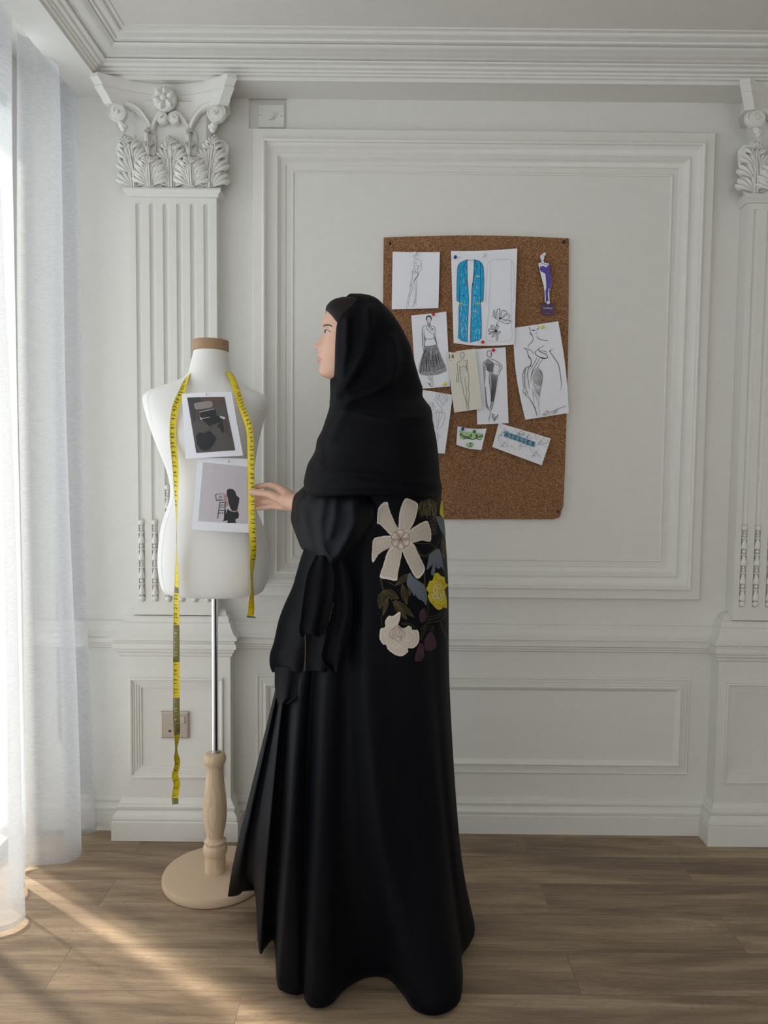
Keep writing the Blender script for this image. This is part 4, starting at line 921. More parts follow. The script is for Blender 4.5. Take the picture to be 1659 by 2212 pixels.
def small_pin(x, y, Y, label):
    p = P(x, y, Y); t = thing('dressmaker_pin', label, 'pin', p)
    mb = MB(); mb.lathe([(.0026*math.sin(a)+.0002, .003-.0026*math.cos(a)) for a in [math.pi*k/8 for k in range(9)]], tuple(p), 12, axis='y'); mb.build('pin_head', 'steel' if 'waist' in label else 'pin_white', t, True)
    mb = MB(); mb.lathe([(.0004, -.012), (.0004, .001)], tuple(p), 5, axis='y'); mb.build('pin_needle', 'steel', t)
small_pin(445, 852, 1.9335, 'pearl headed pin through the chair photo print'); small_pin(494, 997, 1.944, 'steel pin through the print at the waist')

# ================================================================ TAPE MEASURE
def tape_side(stations, nums, flip, root, colfn):
    st = cr([s_+() if False else s_ for s_ in stations], 8)
    pts = []; S = 0
    for i, (x, y, Y, tw, hw) in enumerate(st):
        p = P(x, y, Y)
        if pts: S += (p-pts[-1][0]).length
        pts.append([p, tw, hw, S, y])
    for i in range(len(pts)):
        d = (pts[min(i+1, len(pts)-1)][0]-pts[max(0, i-1)][0]).normalized()
        side = Vector((0, 1, 0)).cross(d); side.normalize()
        if side.x < 0: side = -side
        nrm = d.cross(side); nrm.normalize()
        if nrm.y > 0: nrm = -nrm
        a = pts[i][1]; sd = side*math.cos(a)+nrm*math.sin(a)*-1; nn = nrm*math.cos(a)+side*math.sin(a)
        pts[i] += [sd, nn]
    def at(s, t, eps=0):
        for a, b in zip(pts, pts[1:]):
            if b[3] >= s or b is pts[-1]:
                k = max(0, min(1, (s-a[3])/max(1e-9, b[3]-a[3])))
                p = a[0].lerp(b[0], k); sd = a[5].lerp(b[5], k); nn = a[6].lerp(b[6], k); hw = a[2]+(b[2]-a[2])*k
                return p+sd*(t*hw)+nn*eps
    mb = MB()
    for i in range(len(pts)-1):
        a, b = pts[i], pts[i+1]; mb.cur = colfn((a[4]+b[4])/2)
        q = [at(a[3], -1, .0003), at(a[3], 1, .0003), at(b[3], 1, .0003), at(b[3], -1, .0003)]
        w = [at(a[3], -1, -.0003), at(a[3], 1, -.0003), at(b[3], 1, -.0003), at(b[3], -1, -.0003)]
        n0 = [mb.vert(v) for v in q]; n1 = [mb.vert(v) for v in w]
        mb.face(*n0); mb.cur = 2; mb.face(*reversed(n1)); mb.face(n0[0], n0[3], n1[3], n1[0]); mb.face(n0[2], n0[1], n1[1], n1[2])
    mb.build('band', ['tape', 'tapedark', 'tapeback'], root)
    def s_of(y):
        for a, b in zip(pts, pts[1:]):
            if b[4] >= y: return a[3]+(b[3]-a[3])*(y-a[4])/max(1e-6, b[4]-a[4])
        return pts[-1][3]
    mb = MB(); mt = MB(); ml = MB()
    for n, y in nums:
        s0 = s_of(y); dk = colfn(y) == 1
        tgt = ml if dk else mb
        txt = str(n); h = .0135 if not dk else .0105
        for k, ch in enumerate(txt):
            off = (k-(len(txt)-1)/2)*.0092*(-1 if not flip else 1)
            if flip: put_text(tgt, ch, lambda x, y_, o=off: at(s0+o+x*h, .25-y_*-1*h/.0085*-1*-.0 + (y_*h/.0085), .0009))
            else: put_text(tgt, ch, lambda x, y_, o=off: at(s0+o-x*h, -.15-(y_*h/.0085)*1.0, .0009))
    s = 0; L_ = pts[-1][3]; k = 0
    while s < L_-.003:
        dk = False
        yy = next((a[4] for a in pts if a[3] >= s), 0); dk = colfn(yy) == 1
        ln = .95 if k % 8 == 0 else (.5 if k % 4 == 0 else .32)
        e0, e1 = (1.0, 1.0-2*ln*.9) if flip else (-1.0, -1.0+2*ln*.9)
        w = .00032
        (ml if dk else mt).loft([[at(s-w, e0, .0008), at(s-w, e1, .0008)], [at(s+w, e0, .0008), at(s+w, e1, .0008)]], False)
        s += .003175; k += 1
    mb.build('printed_number', 'ink', root); mt.build('tick_mark', 'ink', root)
    if ml.v: ml.build('pale_print', 'cream_t', root)
    return at, pts
tp = thing('tape_measure', 'yellow tape measure draped around the neck of the dress form', 'tape measure', P(455, 805, 2.1))
HW = .0087
colL = lambda y: 1 if (1270 < y < 1282 or 1352 < y < 1430 or 1508 < y < 1588 or y > 1724) else 0
atL, pL = tape_side([(411, 804, 2.045, -.9, HW), (404.5, 815, 2.018, -.6, HW), (399, 828, 1.99, -.35, HW), (392, 848, 1.966, -.1, HW), (383, 868, 1.957, 0, HW), (377, 890, 1.945, 0, HW), (374, 920, 1.940, 0, HW), (374, 950, 1.938, 0, HW), (377, 985, 1.937, -.1, HW), (379.5, 1020, 1.94, -.35, HW), (380.5, 1060, 1.945, -.7, HW), (381.5, 1110, 1.945, -1.1, HW), (381.5, 1160, 1.945, -1.35, HW), (381.5, 1200, 1.945, -1.15, HW), (381.5, 1250, 1.945, -.75, HW), (381, 1300, 1.945, -.45, HW), (381, 1350, 1.945, -.2, HW), (381, 1430, 1.945, 0, HW), (381, 1500, 1.945, 0, HW), (381, 1545, 1.945, .25, HW), (382, 1575, 1.945, .6, HW), (382, 1598, 1.944, 1.1, HW), (380.5, 1618, 1.940, 1.5, HW), (380, 1632, 1.944, 1.2, HW), (383, 1645, 1.953, .9, HW), (381, 1660, 1.948, .8, HW), (378, 1675, 1.938, .6, HW), (382, 1692, 1.940, .45, HW), (380, 1708, 1.945, .3, HW), (378, 1724, 1.945, .1, HW), (379, 1737, 1.943, 0, HW)],
    [(47, 824), (46, 838), (45, 851), (44, 867), (43, 883), (42, 901), (41, 921), (40, 941), (39, 961), (38, 981), (37, 1003), (36, 1024), (35, 1045), (34, 1066), (33, 1087)]+[(22-k, 1290+k*20.3) for k in range(14)]+[(5, 1650), (4, 1665), (3, 1685), (2, 1702), (1, 1719)], False, tp, colL)
atR, pR = tape_side([(494, 804, 2.045, .9, HW), (501, 816, 2.018, .6, HW), (507, 832, 1.99, .35, HW), (513, 850, 1.966, .1, HW), (520, 872, 1.954, 0, HW), (527, 892, 1.948, 0, HW), (534, 910, 1.943, 0, HW), (539, 928, 1.940, 0, HW), (541, 950, 1.938, 0, HW), (542, 990, 1.937, 0, HW), (543, 1040, 1.937, 0, HW), (543.5, 1100, 1.938, 0, HW), (545, 1140, 1.94, .15, HW), (546.5, 1170, 1.942, .35, HW), (547, 1195, 1.944, .65, HW), (545, 1215, 1.946, .95, HW), (543.5, 1240, 1.948, 1.25, HW), (544, 1265, 1.95, 1.35, HW), (544.5, 1280, 1.95, 1.2, HW), (543, 1300, 1.946, .8, HW), (542.5, 1318, 1.943, .5, HW), (540.5, 1331, 1.940, .35, HW)],
    [(57, 838), (58, 853), (59, 868), (60, 881.5), (61, 896), (62, 912), (63, 930), (64, 949), (65, 968.5), (66, 988), (67, 1008.5), (68, 1028.5), (69, 1048), (70, 1067), (71, 1086), (72, 1106), (73, 1126), (74, 1146), (75, 1166), (76, 1185), (77, 1204)], True, tp, lambda y: 2 if y > 1282 else 0)
mb = MB()
a = atR(pR[-1][3], -1.1, .0008); b = atR(pR[-1][3], 1.6, .0008); c = a+Vector((.001, -.002, -.004)); d = b+Vector((.001, -.002, -.003))
mb.loft([[a, b, d, c], [v+Vector((0, .0012, 0)) for v in (a, b, d, c)]], True, True, True); mb.build('metal_tip', 'steel', tp)
mb = MB(); L_ = []
for k in range(13):
    t = math.pi*k/12; L_.append((mx+.0-.046*math.cos(t), MY+.008+.066*math.sin(t), P(450, 800, MY).z-.0+.012*math.sin(t)))
mb.loft([[Vector(p)+Vector((0, 0, -.009)), Vector(p)+Vector((0, 0, .009))] for p in L_], False); mb.build('neck_loop', 'tape', tp)
# ================================================================ PERSON
YC = 1.74
per = thing('person', 'woman in a long black embroidered abaya and black headscarf touching the tape measure', 'person', (.0, 1.75, 0))
def Pm(x, y, Y): return P(x, y, Y)
# ---- body : one continuous surface fused from closed volumes
mb = MB()
front = [(646, 752), (649, 738), (653, 726), (658, 717), (665, 709), (675, 703.5), (688, 699), (697, 697), (704, 696.5), (711, 700), (716, 700.5), (722, 697.5), (730, 692), (738, 686), (745, 680), (749, 677), (753, 677.5), (757, 684), (760, 689), (765, 687), (769, 684), (773, 684), (775.5, 687), (778, 685), (782, 685), (787, 691), (791, 692), (796, 689), (802, 688), (808, 690), (813, 695), (818, 706), (822, 722)]
faceb = [(646, 752), (665, 711), (688, 701), (704, 699), (716, 702), (735, 700), (757, 698), (775, 698), (791, 699), (802, 698), (813, 702), (822, 722)]
back = [(646, 782), (655, 806), (680, 830), (710, 848), (740, 850), (770, 842), (800, 826), (822, 806)]
halfw = [(646, .018), (652, .040), (658, .052), (666, .060), (680, .068), (700, .071), (720, .070), (740, .067), (760, .062), (780, .055), (796, .046), (806, .039), (815, .031), (822, .024)]
sig = [(640, .03), (695, .03), (705, .028), (714, .014), (725, .009), (740, .0095), (750, .0125), (757, .010), (762, .016), (785, .019), (800, .018), (822, .03)]
rings = []
for k in range(62):
    y = 646+(822-646)*k/61
    pf_, = lerp1(front, y); fb, = lerp1(faceb, y); bk_, = lerp1(back, y); w, = lerp1(halfw, y); sg, = lerp1(sig, y)
    pF, pB = P(fb, y, YC), P(bk_, y, YC); ex = P(pf_, y, YC).x-pF.x; c = (pF+pB)/2; a = (pB.x-pF.x)/2
    r_ = []
    for i in range(64):
        t = 2*math.pi*i/64; ct, st = math.cos(t), math.sin(t)
        ee = 2.5 if ct < 0 else 2.0
        X = c.x+a*abs(ct)**(2/ee)*(1 if ct > 0 else -1); Yv = w*abs(st)**(2/ee)*(1 if st > 0 else -1)
        if ct < 0:
            X += ex*math.exp(-(Yv/sg)**2)
            # eye sockets, cheek, nostril wing
            for e_ in (-1, 1):
                X += .0075*math.exp(-((Yv-e_*.029)/.014)**2-((y-716)/8)**2)
                X -= .0030*math.exp(-((Yv-e_*.036)/.016)**2-((y-745)/14)**2)
                X -= .0045*math.exp(-((Yv-e_*.0125)/.005)**2-((y-751)/4.5)**2)
                X -= .0030*math.exp(-((Yv-e_*.030)/.016)**2-((y-703)/4)**2)
        r_.append((X, YC+Yv, c.z))
    rings.append(r_)
mb.loft(rings, True, True, True)
T = lambda pts, rad: mb.tube([P(*p) for p in pts], rad, 16)
T([(770, 770, YC), (768, 820, YC), (778, 870, YC+.0), (790, 930, YC)], [.050, .046, .048, .07])
T([(805, 915, 1.655), (800, 900, 1.69), (792, 885, YC), (800, 900, 1.79), (805, 915, 1.825)], [.038, .045, .055, .045, .038])
T([(795, 880, YC), (800, 950, YC), (805, 1030, YC), (808, 1100, YC), (812, 1180, YC), (815, 1250, YC), (815, 1310, YC)], [.06, .105, .112, .095, .10, .118, .10])
for yy in (1.72, 1.81):
    mb.tube([P(815, 1290, yy), P(812, 1420, yy), (P(810, 1500, yy).x, yy, .45), (.005, yy, .27), (.01, yy, .085), (.0, yy, .06)], [.085, .072, .055, .050, .032, .030], 16)
    mb.tube([(.025, yy, .045), (-.02, yy, .04), (-.08, yy, .028), (-.115, yy, .022)], [.028, .032, .027, .017], 14)
# far arm hanging and bent inside the robe, near arm reaching forward
T([(805, 915, 1.825), (798, 1000, 1.85), (785, 1090, 1.86), (760, 1160, 1.86), (740, 1190, 1.80)], [.042, .037, .033, .028, .02])
T([(805, 915, 1.655), (790, 990, 1.64), (768, 1085, 1.645), (750, 1110, 1.65), (700, 1105, 1.755), (660, 1092, 1.84), (632, 1084, 1.885), (618, 1080, 1.897)], [.042, .036, .033, .032, .030, .026, .0225, .0235])
# palm and metacarpals
def F_(pts, rad):
    pp = [P(*p) for p in pts]; q = cr([(*p, r) for p, r in zip(pp, rad)], 5); mb.tube([x[:3] for x in q], [x[3] for x in q], 12)
F_([(634, 1083, 1.884), (618, 1068, 1.902), (603, 1056, 1.922)], [.019, .016, .0115])
F_([(634, 1085, 1.886), (618, 1078, 1.908), (600, 1070, 1.934)], [.019, .016, .0115])
F_([(634, 1088, 1.886), (617, 1087, 1.908), (599, 1084, 1.934)], [.019, .0155, .011])
F_([(634, 1092, 1.886), (618, 1093, 1.906), (600, 1094, 1.930)], [.0165, .0125, .0095])
F_([(632, 1085, 1.884), (618, 1082, 1.890), (600, 1075, 1.897), (590, 1071, 1.900)], [.020, .0165, .0128, .0115])
F_([(620, 1072, 1.895), (608, 1068, 1.905)], [.014, .012])
# index, middle, ring, little behind the tape, thumb in front
F_([(604, 1056, 1.922), (594, 1050.5, 1.934), (583, 1048, 1.946), (570, 1049, 1.952), (558, 1051, 1.954), (549, 1053, 1.9535), (542, 1055, 1.952)], [.0112, .0098, .0088, .0080, .0076, .0070, .0056])
F_([(600, 1070, 1.936), (588, 1068, 1.952), (575, 1069, 1.962), (563, 1072, 1.965), (552, 1075, 1.963), (543, 1076, 1.960)], [.0110, .0092, .0086, .0080, .0074, .0056])
F_([(600, 1085, 1.934), (588, 1081.5, 1.945), (575, 1082, 1.954), (563, 1084.5, 1.957), (552, 1088, 1.956), (543, 1090, 1.953)], [.0105, .0090, .0084, .0078, .0070, .0054])
F_([(600, 1094, 1.930), (589, 1093.5, 1.938), (577, 1095, 1.944), (566, 1097, 1.946), (556, 1098.5, 1.945), (548, 1099, 1.943)], [.0092, .0080, .0074, .0068, .0062, .0048])
F_([(592, 1071.5, 1.900), (583, 1068, 1.905), (573, 1066, 1.911), (563, 1065, 1.917), (553, 1063.5, 1.922), (545, 1062.5, 1.9255), (538, 1062, 1.9275)], [.0118, .0105, .0092, .0088, .0094, .0086, .0058])
raw = mb.build('body_raw', 'skin')
md = raw.modifiers.new('fuse', 'REMESH'); md.mode = 'VOXEL'; md.voxel_size = .0026; md.use_smooth_shade = True
ms_ = raw.modifiers.new('soften', 'SMOOTH'); ms_.factor = .5; ms_.iterations = 3
dg = bpy.context.evaluated_depsgraph_get(); dg.update()
me = bpy.data.meshes.new_from_object(raw.evaluated_get(dg)); bpy.data.objects.remove(raw)
body = bpy.data.objects.new('body', me); COL.objects.link(body); body.parent = per; body.matrix_parent_inverse = Matrix.Translation(-per.location)
me.polygons.foreach_set('use_smooth', [True]*len(me.polygons))
bvb = BVHTree.FromPolygons([v.co for v in me.vertices], [tuple(p.vertices) for p in me.polygons])
def onbody(x, y, eps=.0006, mir=False):
    for _ in range(30):
        d = ray(x, y).normalized(); h = bvb.ray_cast(Vector((0, 0, H)), d)
        if h[0] is not None and h[0].y < YC+.02: break
        x += .3
    p = h[0]+h[1]*eps if h[0] is not None else P(x, y, YC-.06)
    return Vector((p.x, 2*YC-p.y, p.z)) if mir else p
# face details : both halves, laid on the skin
for mir in (False, True):
    mb = MB(); fill(mb, lambda x, y: onbody(x, y, .0003, mir), [(699.5, 717), (703, 714), (708, 714.2), (713, 717.5), (707.5, 719.6), (702, 719.4)], 1); ey = mb.build('eye', 'eyew', per)
    mb = MB(); fill(mb, lambda x, y: onbody(x, y, .0006, mir), ell(703.2, 716.8, 2.3, 2.7, 12), 0); mb.build('iris', 'hair', ey)
    mb = MB(); ribbons(mb, lambda x, y: onbody(x, y, .0009, mir), [[(698.5, 716.5), (702.5, 713.2), (708, 713.2), (715, 717.8)]], 1.3, 4); mb.build('upper_lashes', 'hair', per)
    mb = MB(); ribbons(mb, lambda x, y: onbody(x, y, .0008, mir), [[(698.5, 704.5), (706, 701.5), (713, 702.5), (719, 706)]], 2.4, 4); mb.build('eyebrow', 'hair', per)
mb = MB()
for mir in (False, True): fill(mb, lambda x, y: onbody(x, y, .0004, mir), [(682, 769), (687, 769.5), (692, 772.5), (697.5, 775.8), (692, 780), (687, 783), (683, 782), (686, 775.5)], 2)
mb.build('lips', 'lip', per, True)
# ---- hair
mb = MB(); rings = []
for y, l, r_, b in ((641.5, 748, 785, .012), (644, 736, 795, .03), (648, 724, 805, .045), (654, 714, 815, .055), (661, 708, 822, .061), (667, 705, 830, .0665), (672, 705, 836, .0695), (678, 707.5, 840, .0725), (686, 713, 842, .075), (697, 721, 844, .076), (706, 728, 844, .0765)):
    pl, pr = P(l, y, YC), P(r_, y, YC); c = (pl+pr)/2; a = (pr.x-pl.x)/2
    ring_ = []
    for k in range(90):
        t = 2*math.pi*k/90; ct, st = math.cos(t), math.sin(t); ee = 2.5+max(0, y-664)*.09 if ct < 0 else 2
        ring_.append((c.x+a*abs(ct)**(2/ee)*(1 if ct > 0 else -1), YC+b*abs(st)**(2/ee)*(1 if st > 0 else -1)+.0006*math.sin(t*40), c.z-.004*abs(st)))
    rings.append(ring_)
mb.loft(rings, True, True, True); hair = mb.build('hair', 'hair', per, True)
mb = MB(); rnd = random.Random(2)
for k in range(16):
    y0 = 643+rnd.random()*6; 
    mb.tube([P(735+k, y0-3, YC-.03+k*.004), P(714-rnd.random()*4+k*.5, 655, YC-.035+k*.004), P(704-rnd.random()*3+k*.4, 668, YC-.035+k*.0045), P(704+rnd.random()*3, 676+rnd.random()*3, YC-.035+k*.0045)], .0004, 4)
mb.build('loose_strands', 'hair', hair)

# ---- cloth helpers
def dist_poly(px, py, ln):
    best = 1e9
    for (ax, ay), (bx, by) in zip(ln, ln[1:]):
        dx, dy = bx-ax, by-ay; L2 = dx*dx+dy*dy or 1
        t = max(0, min(1, ((px-ax)*dx+(py-ay)*dy)/L2)); q = math.hypot(px-ax-t*dx, py-ay-t*dy)
        if q < best: best = q
    return best
def cloth_loft(name, rows, folds, m, n=110, sub=3, yshift=None, parent=None, cap0=True, cap1=True, wob=0):
    "rows: (y, left, right, centre Y, half depth, left exponent, right exponent)"
    rr = cr(rows, sub); rings = []
    for (y, l, r_, Yc, b, e1, e2) in rr:
        ring_ = []
        for i in range(n):
            t = 2*math.pi*i/n; ct, st = math.cos(t), math.sin(t); ee = e1 if ct < 0 else e2
            u = abs(ct)**(2/ee)*(1 if ct > 0 else -1); v = abs(st)**(2/ee)*(1 if st > 0 else -1)
            px = (l+r_)/2+u*(r_-l)/2
            Y = Yc+b*v+(yshift(px) if yshift else 0)
            if st < 0:
                for ln, amp, w in folds:
                    if abs(py_ := 0) == 0:
                        q = dist_poly(px, y, ln)
                        if q < 3*w: Y -= amp*math.exp(-(q/w)**2)*min(1, -st*2.2)
            else: Y += wob*math.sin(t*9+y*.01)
            ring_.append(P(px, y, Y))
        rings.append(ring_)
    mb = MB(); mb.loft(rings, True, cap0, cap1); return mb.build(name, m, parent, True)

# ---- abaya body
# columns: hem (px, py, z) | x at y=1830, 1500, 1250, 1080 | front(+1)/back(-1) | fold amount
cols = [((492, 1936, .06), 511, 592, 646, 672, 1, .0), ((515, 1934, .055), 524, 597, 648, 676, 1, .010), ((548, 1917, .05), 543, 604, 653, 681, 1, -.035),
        ((559, 2052, .012), 574, 610, 658, 687, 1, .022), ((574, 2046, .012), 584, 616, 663, 692, 1, .012), ((592, 2034, .012), 597, 625, 669, 698, 1, -.028),
        ((598, 2122, .010), 617, 640, 678, 706, 1, .020), ((612, 2142, .010), 630, 650, 686, 712, 1, .026), ((640, 2150, .010), 648, 662, 694, 718, 1, .004), ((655, 2146, .010), 660, 674, 702, 724, 1, -.022),
        ((658, 2160, .010), 678, 694, 712, 731, 1, .018), ((676, 2177, .010), 694, 706, 720, 738, 1, .026), ((712, 2172, .010), 714, 722, 732, 747, 1, .012), ((748, 2135, .010), 738, 740, 745, 757, 1, -.016),
        ((792, 2112, .010), 768, 756, 760, 768, 1, -.024), ((836, 2114, .010), 796, 772, 775, 780, 1, -.006), ((868, 2146, .010), 824, 790, 788, 792, 1, .018), ((893, 2180, .010), 850, 812, 804, 806, 1, .014),
        ((930, 2194, .010), 884, 842, 828, 826, 1, .0), ((968, 2186, .010), 914, 872, 854, 850, 1, .0), ((994, 2160, .010), 940, 900, 882, 876, 1, .004), ((1000, 2110, .010), 958, 924, 908, 900, 1, .004),
        ((998, 2066, .010), 970, 942, 930, 922, 1, -.010), ((1012, 2044, .010), 982, 956, 948, 938, 1, .0), ((1025, 2016, .010), 991, 967, 962, 949, 1, .006), ((1022, 1985, .010), 993, 971, 967, 953, -1, .0),
        ((1000, 1955, .010), 972, 950, 945, 935, -1, .0), ((940, 1928, .010), 900, 890, 890, 885, -1, .014), ((880, 1932, .010), 840, 840, 840, 840, -1, -.012), ((810, 1920, .010), 780, 790, 790, 795, -1, .014),
        ((730, 1925, .012), 710, 740, 745, 755, -1, -.012), ((650, 1918, .016), 640, 690, 705, 715, -1, .012), ((580, 1921, .03), 570, 640, 672, 690, -1, .0), ((520, 1925, .045), 528, 604, 655, 678, -1, .0)]
rowdef = [(1830, 1, 511, 993, 1.77, .215, 1.0), (1660, None, 0, 0, 0, 0, 0), (1500, 2, 592, 971, 1.745, .180, .62), (1250, 3, 646, 968, 1.74, .162, .22), (1080, 4, 671, 954, 1.735, .165, .05)]
net = []
net.append([tuple(FL(*c[0])) for c in cols])
for (y, k, l, r_, Yc, b, am) in rowdef:
    if k is None: continue
    row = []
    for c in cols:
        x = c[k]; u = max(-1, min(1, (x-(l+r_)/2)/((r_-l)/2))); Y = Yc-c[5]*b*math.sqrt(1-abs(u)**2.3)
        row.append(tuple(P(x, y, Y-c[6]*am*(1 if c[5] > 0 else -1))))
    net.append(row)
for (y, l, r_, Yc, b) in ((960, 700, 935, 1.735, .165), (895, 728, 915, 1.735, .150), (868, 750, 880, 1.735, .09)):
    row = []
    for c in cols:
        x = l+(c[4]-671)/(954-671)*(r_-l); u = max(-1, min(1, (x-(l+r_)/2)/((r_-l)/2)))
        row.append(tuple(P(x, y, Yc-c[5]*b*math.sqrt(1-abs(u)**2.3))))
    net.append(row)
fine = [cr(r_, 6, True) for r_ in net]
colsf = [cr([fine[k][i] for k in range(len(fine))], 9) for i in range(len(fine[0]))]
rings = [[colsf[i][k] for i in range(len(colsf))] for k in range(len(colsf[0]))]
mb = MB(); mb.loft(rings, True, False, True); abaya = mb.build('abaya', 'cloth', per, True)
sd = abaya.modifiers.new('thickness', 'SOLIDIFY'); sd.thickness = .0022; sd.offset = -1
me = abaya.data; bva = BVHTree.FromPolygons([v.co for v in me.vertices], [tuple(p.vertices) for p in me.polygons])
tag(abaya, 'long black abaya robe reaching the floor')
# ---- sleeve of the reaching arm
ysh = lambda px: .24*max(0, (800-px)/170)**2.2
sl = cloth_loft('sleeve', [(1040, 668, 805, 1.66, .03, 2, 2), (1052, 655, 815, 1.65, .05, 2, 2), (1060, 646, 818, 1.638, .06, 2, 2), (1070, 636, 818, 1.62, .07, 2, 2), (1084, 631.5, 816, 1.60, .08, 2.2, 2), (1101, 630, 813, 1.588, .085, 2.2, 2), (1123, 628, 808, 1.58, .085, 2.2, 2), (1145, 635, 797, 1.578, .083, 2.2, 2), (1166, 643, 781, 1.575, .078, 2.2, 2), (1186, 652, 765, 1.57, .07, 2.2, 2), (1201, 672, 750, 1.56, .055, 2, 2), (1213, 692, 737, 1.555, .035, 2, 2), (1222, 710, 724, 1.552, .015, 2, 2)],
    [([(680, 1070), (655, 1100), (660, 1130), (672, 1180)], .024, 10), ([(655, 1062), (640, 1090), (640, 1130)], .012, 7), ([(700, 1080), (690, 1130), (695, 1180), (712, 1215)], .022, 11), ([(765, 1085), (768, 1130), (750, 1170), (722, 1212)], .020, 14), ([(725, 1078), (722, 1120), (712, 1160)], .014, 9), ([(672, 1065), (690, 1052), (720, 1045)], .012, 8)], 'cloth', yshift=ysh, parent=per)
# ---- headscarf
hs = cloth_loft('headscarf', [(634, 757, 780, YC, .012, 2, 2), (637, 752, 797, YC, .030, 2, 2), (643, 746, 812, YC, .048, 2.2, 2), (651, 742, 822, YC, .062, 2.4, 2), (660, 737, 831, YC, .072, 3, 2), (670, 731, 841, YC, .080, 3.4, 2), (682, 727, 851, YC, .087, 4, 2), (700, 724, 863, YC, .093, 4, 2), (725, 723, 877, YC, .098, 4.4, 2), (750, 722.5, 888, YC, .100, 4.4, 2), (775, 722.5, 894, YC, .100, 4.4, 2), (800, 722, 901, YC, .100, 4, 2),
    (814, 720, 905, YC, .102, 3.4, 2), (820, 713.5, 907, YC, .103, 2.6, 2), (838, 713, 913, YC, .108, 2.3, 2), (855, 713, 913, YC, .114, 2.2, 2.1), (868, 712, 921, YC-.002, .124, 2.2, 2.2), (880, 711.5, 930, YC-.004, .138, 2.2, 2.3), (895, 707, 934, YC-.004, .155, 2.2, 2.4), (907, 703, 934.5, YC-.004, .166, 2.2, 2.4), (930, 695, 939, YC-.004, .178, 2.2, 2.4), (950, 685, 943, YC-.004, .186, 2.2, 2.4), (975, 680, 946, YC-.004, .192, 2.2, 2.4), (1000, 666, 948, YC-.004, .196, 2.2, 2.4), (1020, 660, 949.5, YC-.004, .199, 2.2, 2.4), (1040, 656, 952, YC-.004, .202, 2.2, 2.4), (1052, 657, 955, YC-.004, .203, 2.2, 2.4), (1064, 661, 954, YC-.004, .202, 2.2, 2.4), (1073, 668, 952, YC-.004, .199, 2.2, 2.4)],
    [([(798, 670), (796, 720), (782, 770), (757, 815), (728, 860)], .022, 13), ([(850, 735), (856, 785), (842, 825), (800, 848), (755, 862), (722, 885)], .020, 11), ([(750, 690), (747, 760), (738, 820), (722, 850)], .014, 9), ([(712, 880), (760, 888), (830, 905), (935, 900)], .007, 8), ([(700, 905), (690, 950), (690, 1000)], .010, 10), ([(760, 860), (735, 905), (712, 950)], .010, 12),
     ([(664, 1022), (700, 1018), (800, 1028), (950, 1048)], .010, 8), ([(668, 1056), (720, 1064), (820, 1066), (950, 1060)], .009, 7), ([(720, 985), (800, 960), (900, 950)], .006, 20)], 'scarf', n=150, sub=4, parent=per, wob=.004)
tag(hs, 'black headscarf wrapped over head and shoulders')
# ---- hanging drapes under the sleeve
def drape(name, rows, Y0, back, amp, freq, ph, m='scarf', nu=40, th=.0016, hemw=0):
    rr = cr(rows, 5); g_ = []
    for k, (y, l, r_) in enumerate(rr):
        v = k/(len(rr)-1); row = []
        for j in range(nu+1):
            u = j/nu; px = l+(r_-l)*u
            Y = Y0+back*(1-u)**2-amp*(.35+.65*v)*math.cos(freq*2*math.pi*u+ph+.5*v)
            row.append(P(px, y+hemw*math.sin(u*math.pi*2*freq+1)*(v**6), Y))
        g_.append(row)
    mb = MB(); mb.loft(g_, False); o = mb.build(name, m, per, True)
    s_ = o.modifiers.new('thickness', 'SOLIDIFY'); s_.thickness = th; s_.offset = 0; return o
drape('hanging_drape', [(1170, 665, 742), (1200, 652, 745), (1241, 640, 752), (1268, 632, 756), (1308, 614, 758), (1341, 602, 750), (1386, 592, 742), (1413, 583.5, 736), (1435, 583, 731), (1450, 588, 724)], 1.568, .12, .012, 2.4, .4, 'scarf', hemw=2)
drape('hanging_drape', [(1200, 682, 712), (1240, 664, 722), (1290, 655, 720), (1334, 650, 712), (1358, 646.5, 706), (1372, 650, 703)], 1.550, .01, .008, 1.6, 1.2, 'scarf', hemw=4)
drape('hanging_drape', [(1195, 712, 738), (1260, 716, 758), (1320, 713, 762), (1345, 708, 758), (1385, 700, 752), (1420, 694, 745), (1440, 706, 738), (1453, 722, 730)], 1.555, .006, .008, 1.3, .2, 'scarf')
drape('hanging_drape', [(1440, 594, 664), (1457, 594, 656), (1480, 594, 650), (1495, 596, 645), (1508, 598, 640), (1520, 600, 622)], 1.605, .07, .010, 1.5, 2.0, 'scarf')
mb = MB(); ribbons(mb, lambda x, y: P(x, y, 1.538), [[(659, 1372), (659.5, 1400), (659, 1425), (658.5, 1450)]], 1.2, 4, False); ribbons(mb, lambda x, y: P(x, y, 1.538), [[(720.5-k*.95, 1302+k*4), (720-k*.95, 1304.3+k*4)] for k in range(10)], .9, 1, False)
mb.build('gold_stitching', 'gold', per)

# ---- embroidery laid on the robe surface
G = lambda p: Z(760, 1040, 5.529, p)
O_ = Vector((0, 0, H))
def onrobe(x, y, eps=.001):
    for _ in range(14):
        d = ray(x, y).normalized(); h = bva.ray_cast(O_, d)
        if h[0] is not None and h[0].y < 1.95:
            n_ = h[1]
            if n_.dot(d) > 0: n_ = -n_
            return h[0]+n_*eps
        x -= .5
    return P(x, y, 1.7)
def scallop(poly, amp, step):
    pts = []
    n = len(poly)
    cx = sum(p[0] for p in poly)/n; cy = sum(p[1] for p in poly)/n
    pl = cr(poly, 6, True); S = 0
    for i, (x, y) in enumerate(pl):
        S += math.hypot(x-pl[i-1][0], y-pl[i-1][1]); dx, dy = x-cx, y-cy; L = math.hypot(dx, dy) or 1
        q = amp*abs(math.sin(math.pi*S/step)); pts.append((x+dx/L*q, y+dy/L*q))
    return pts
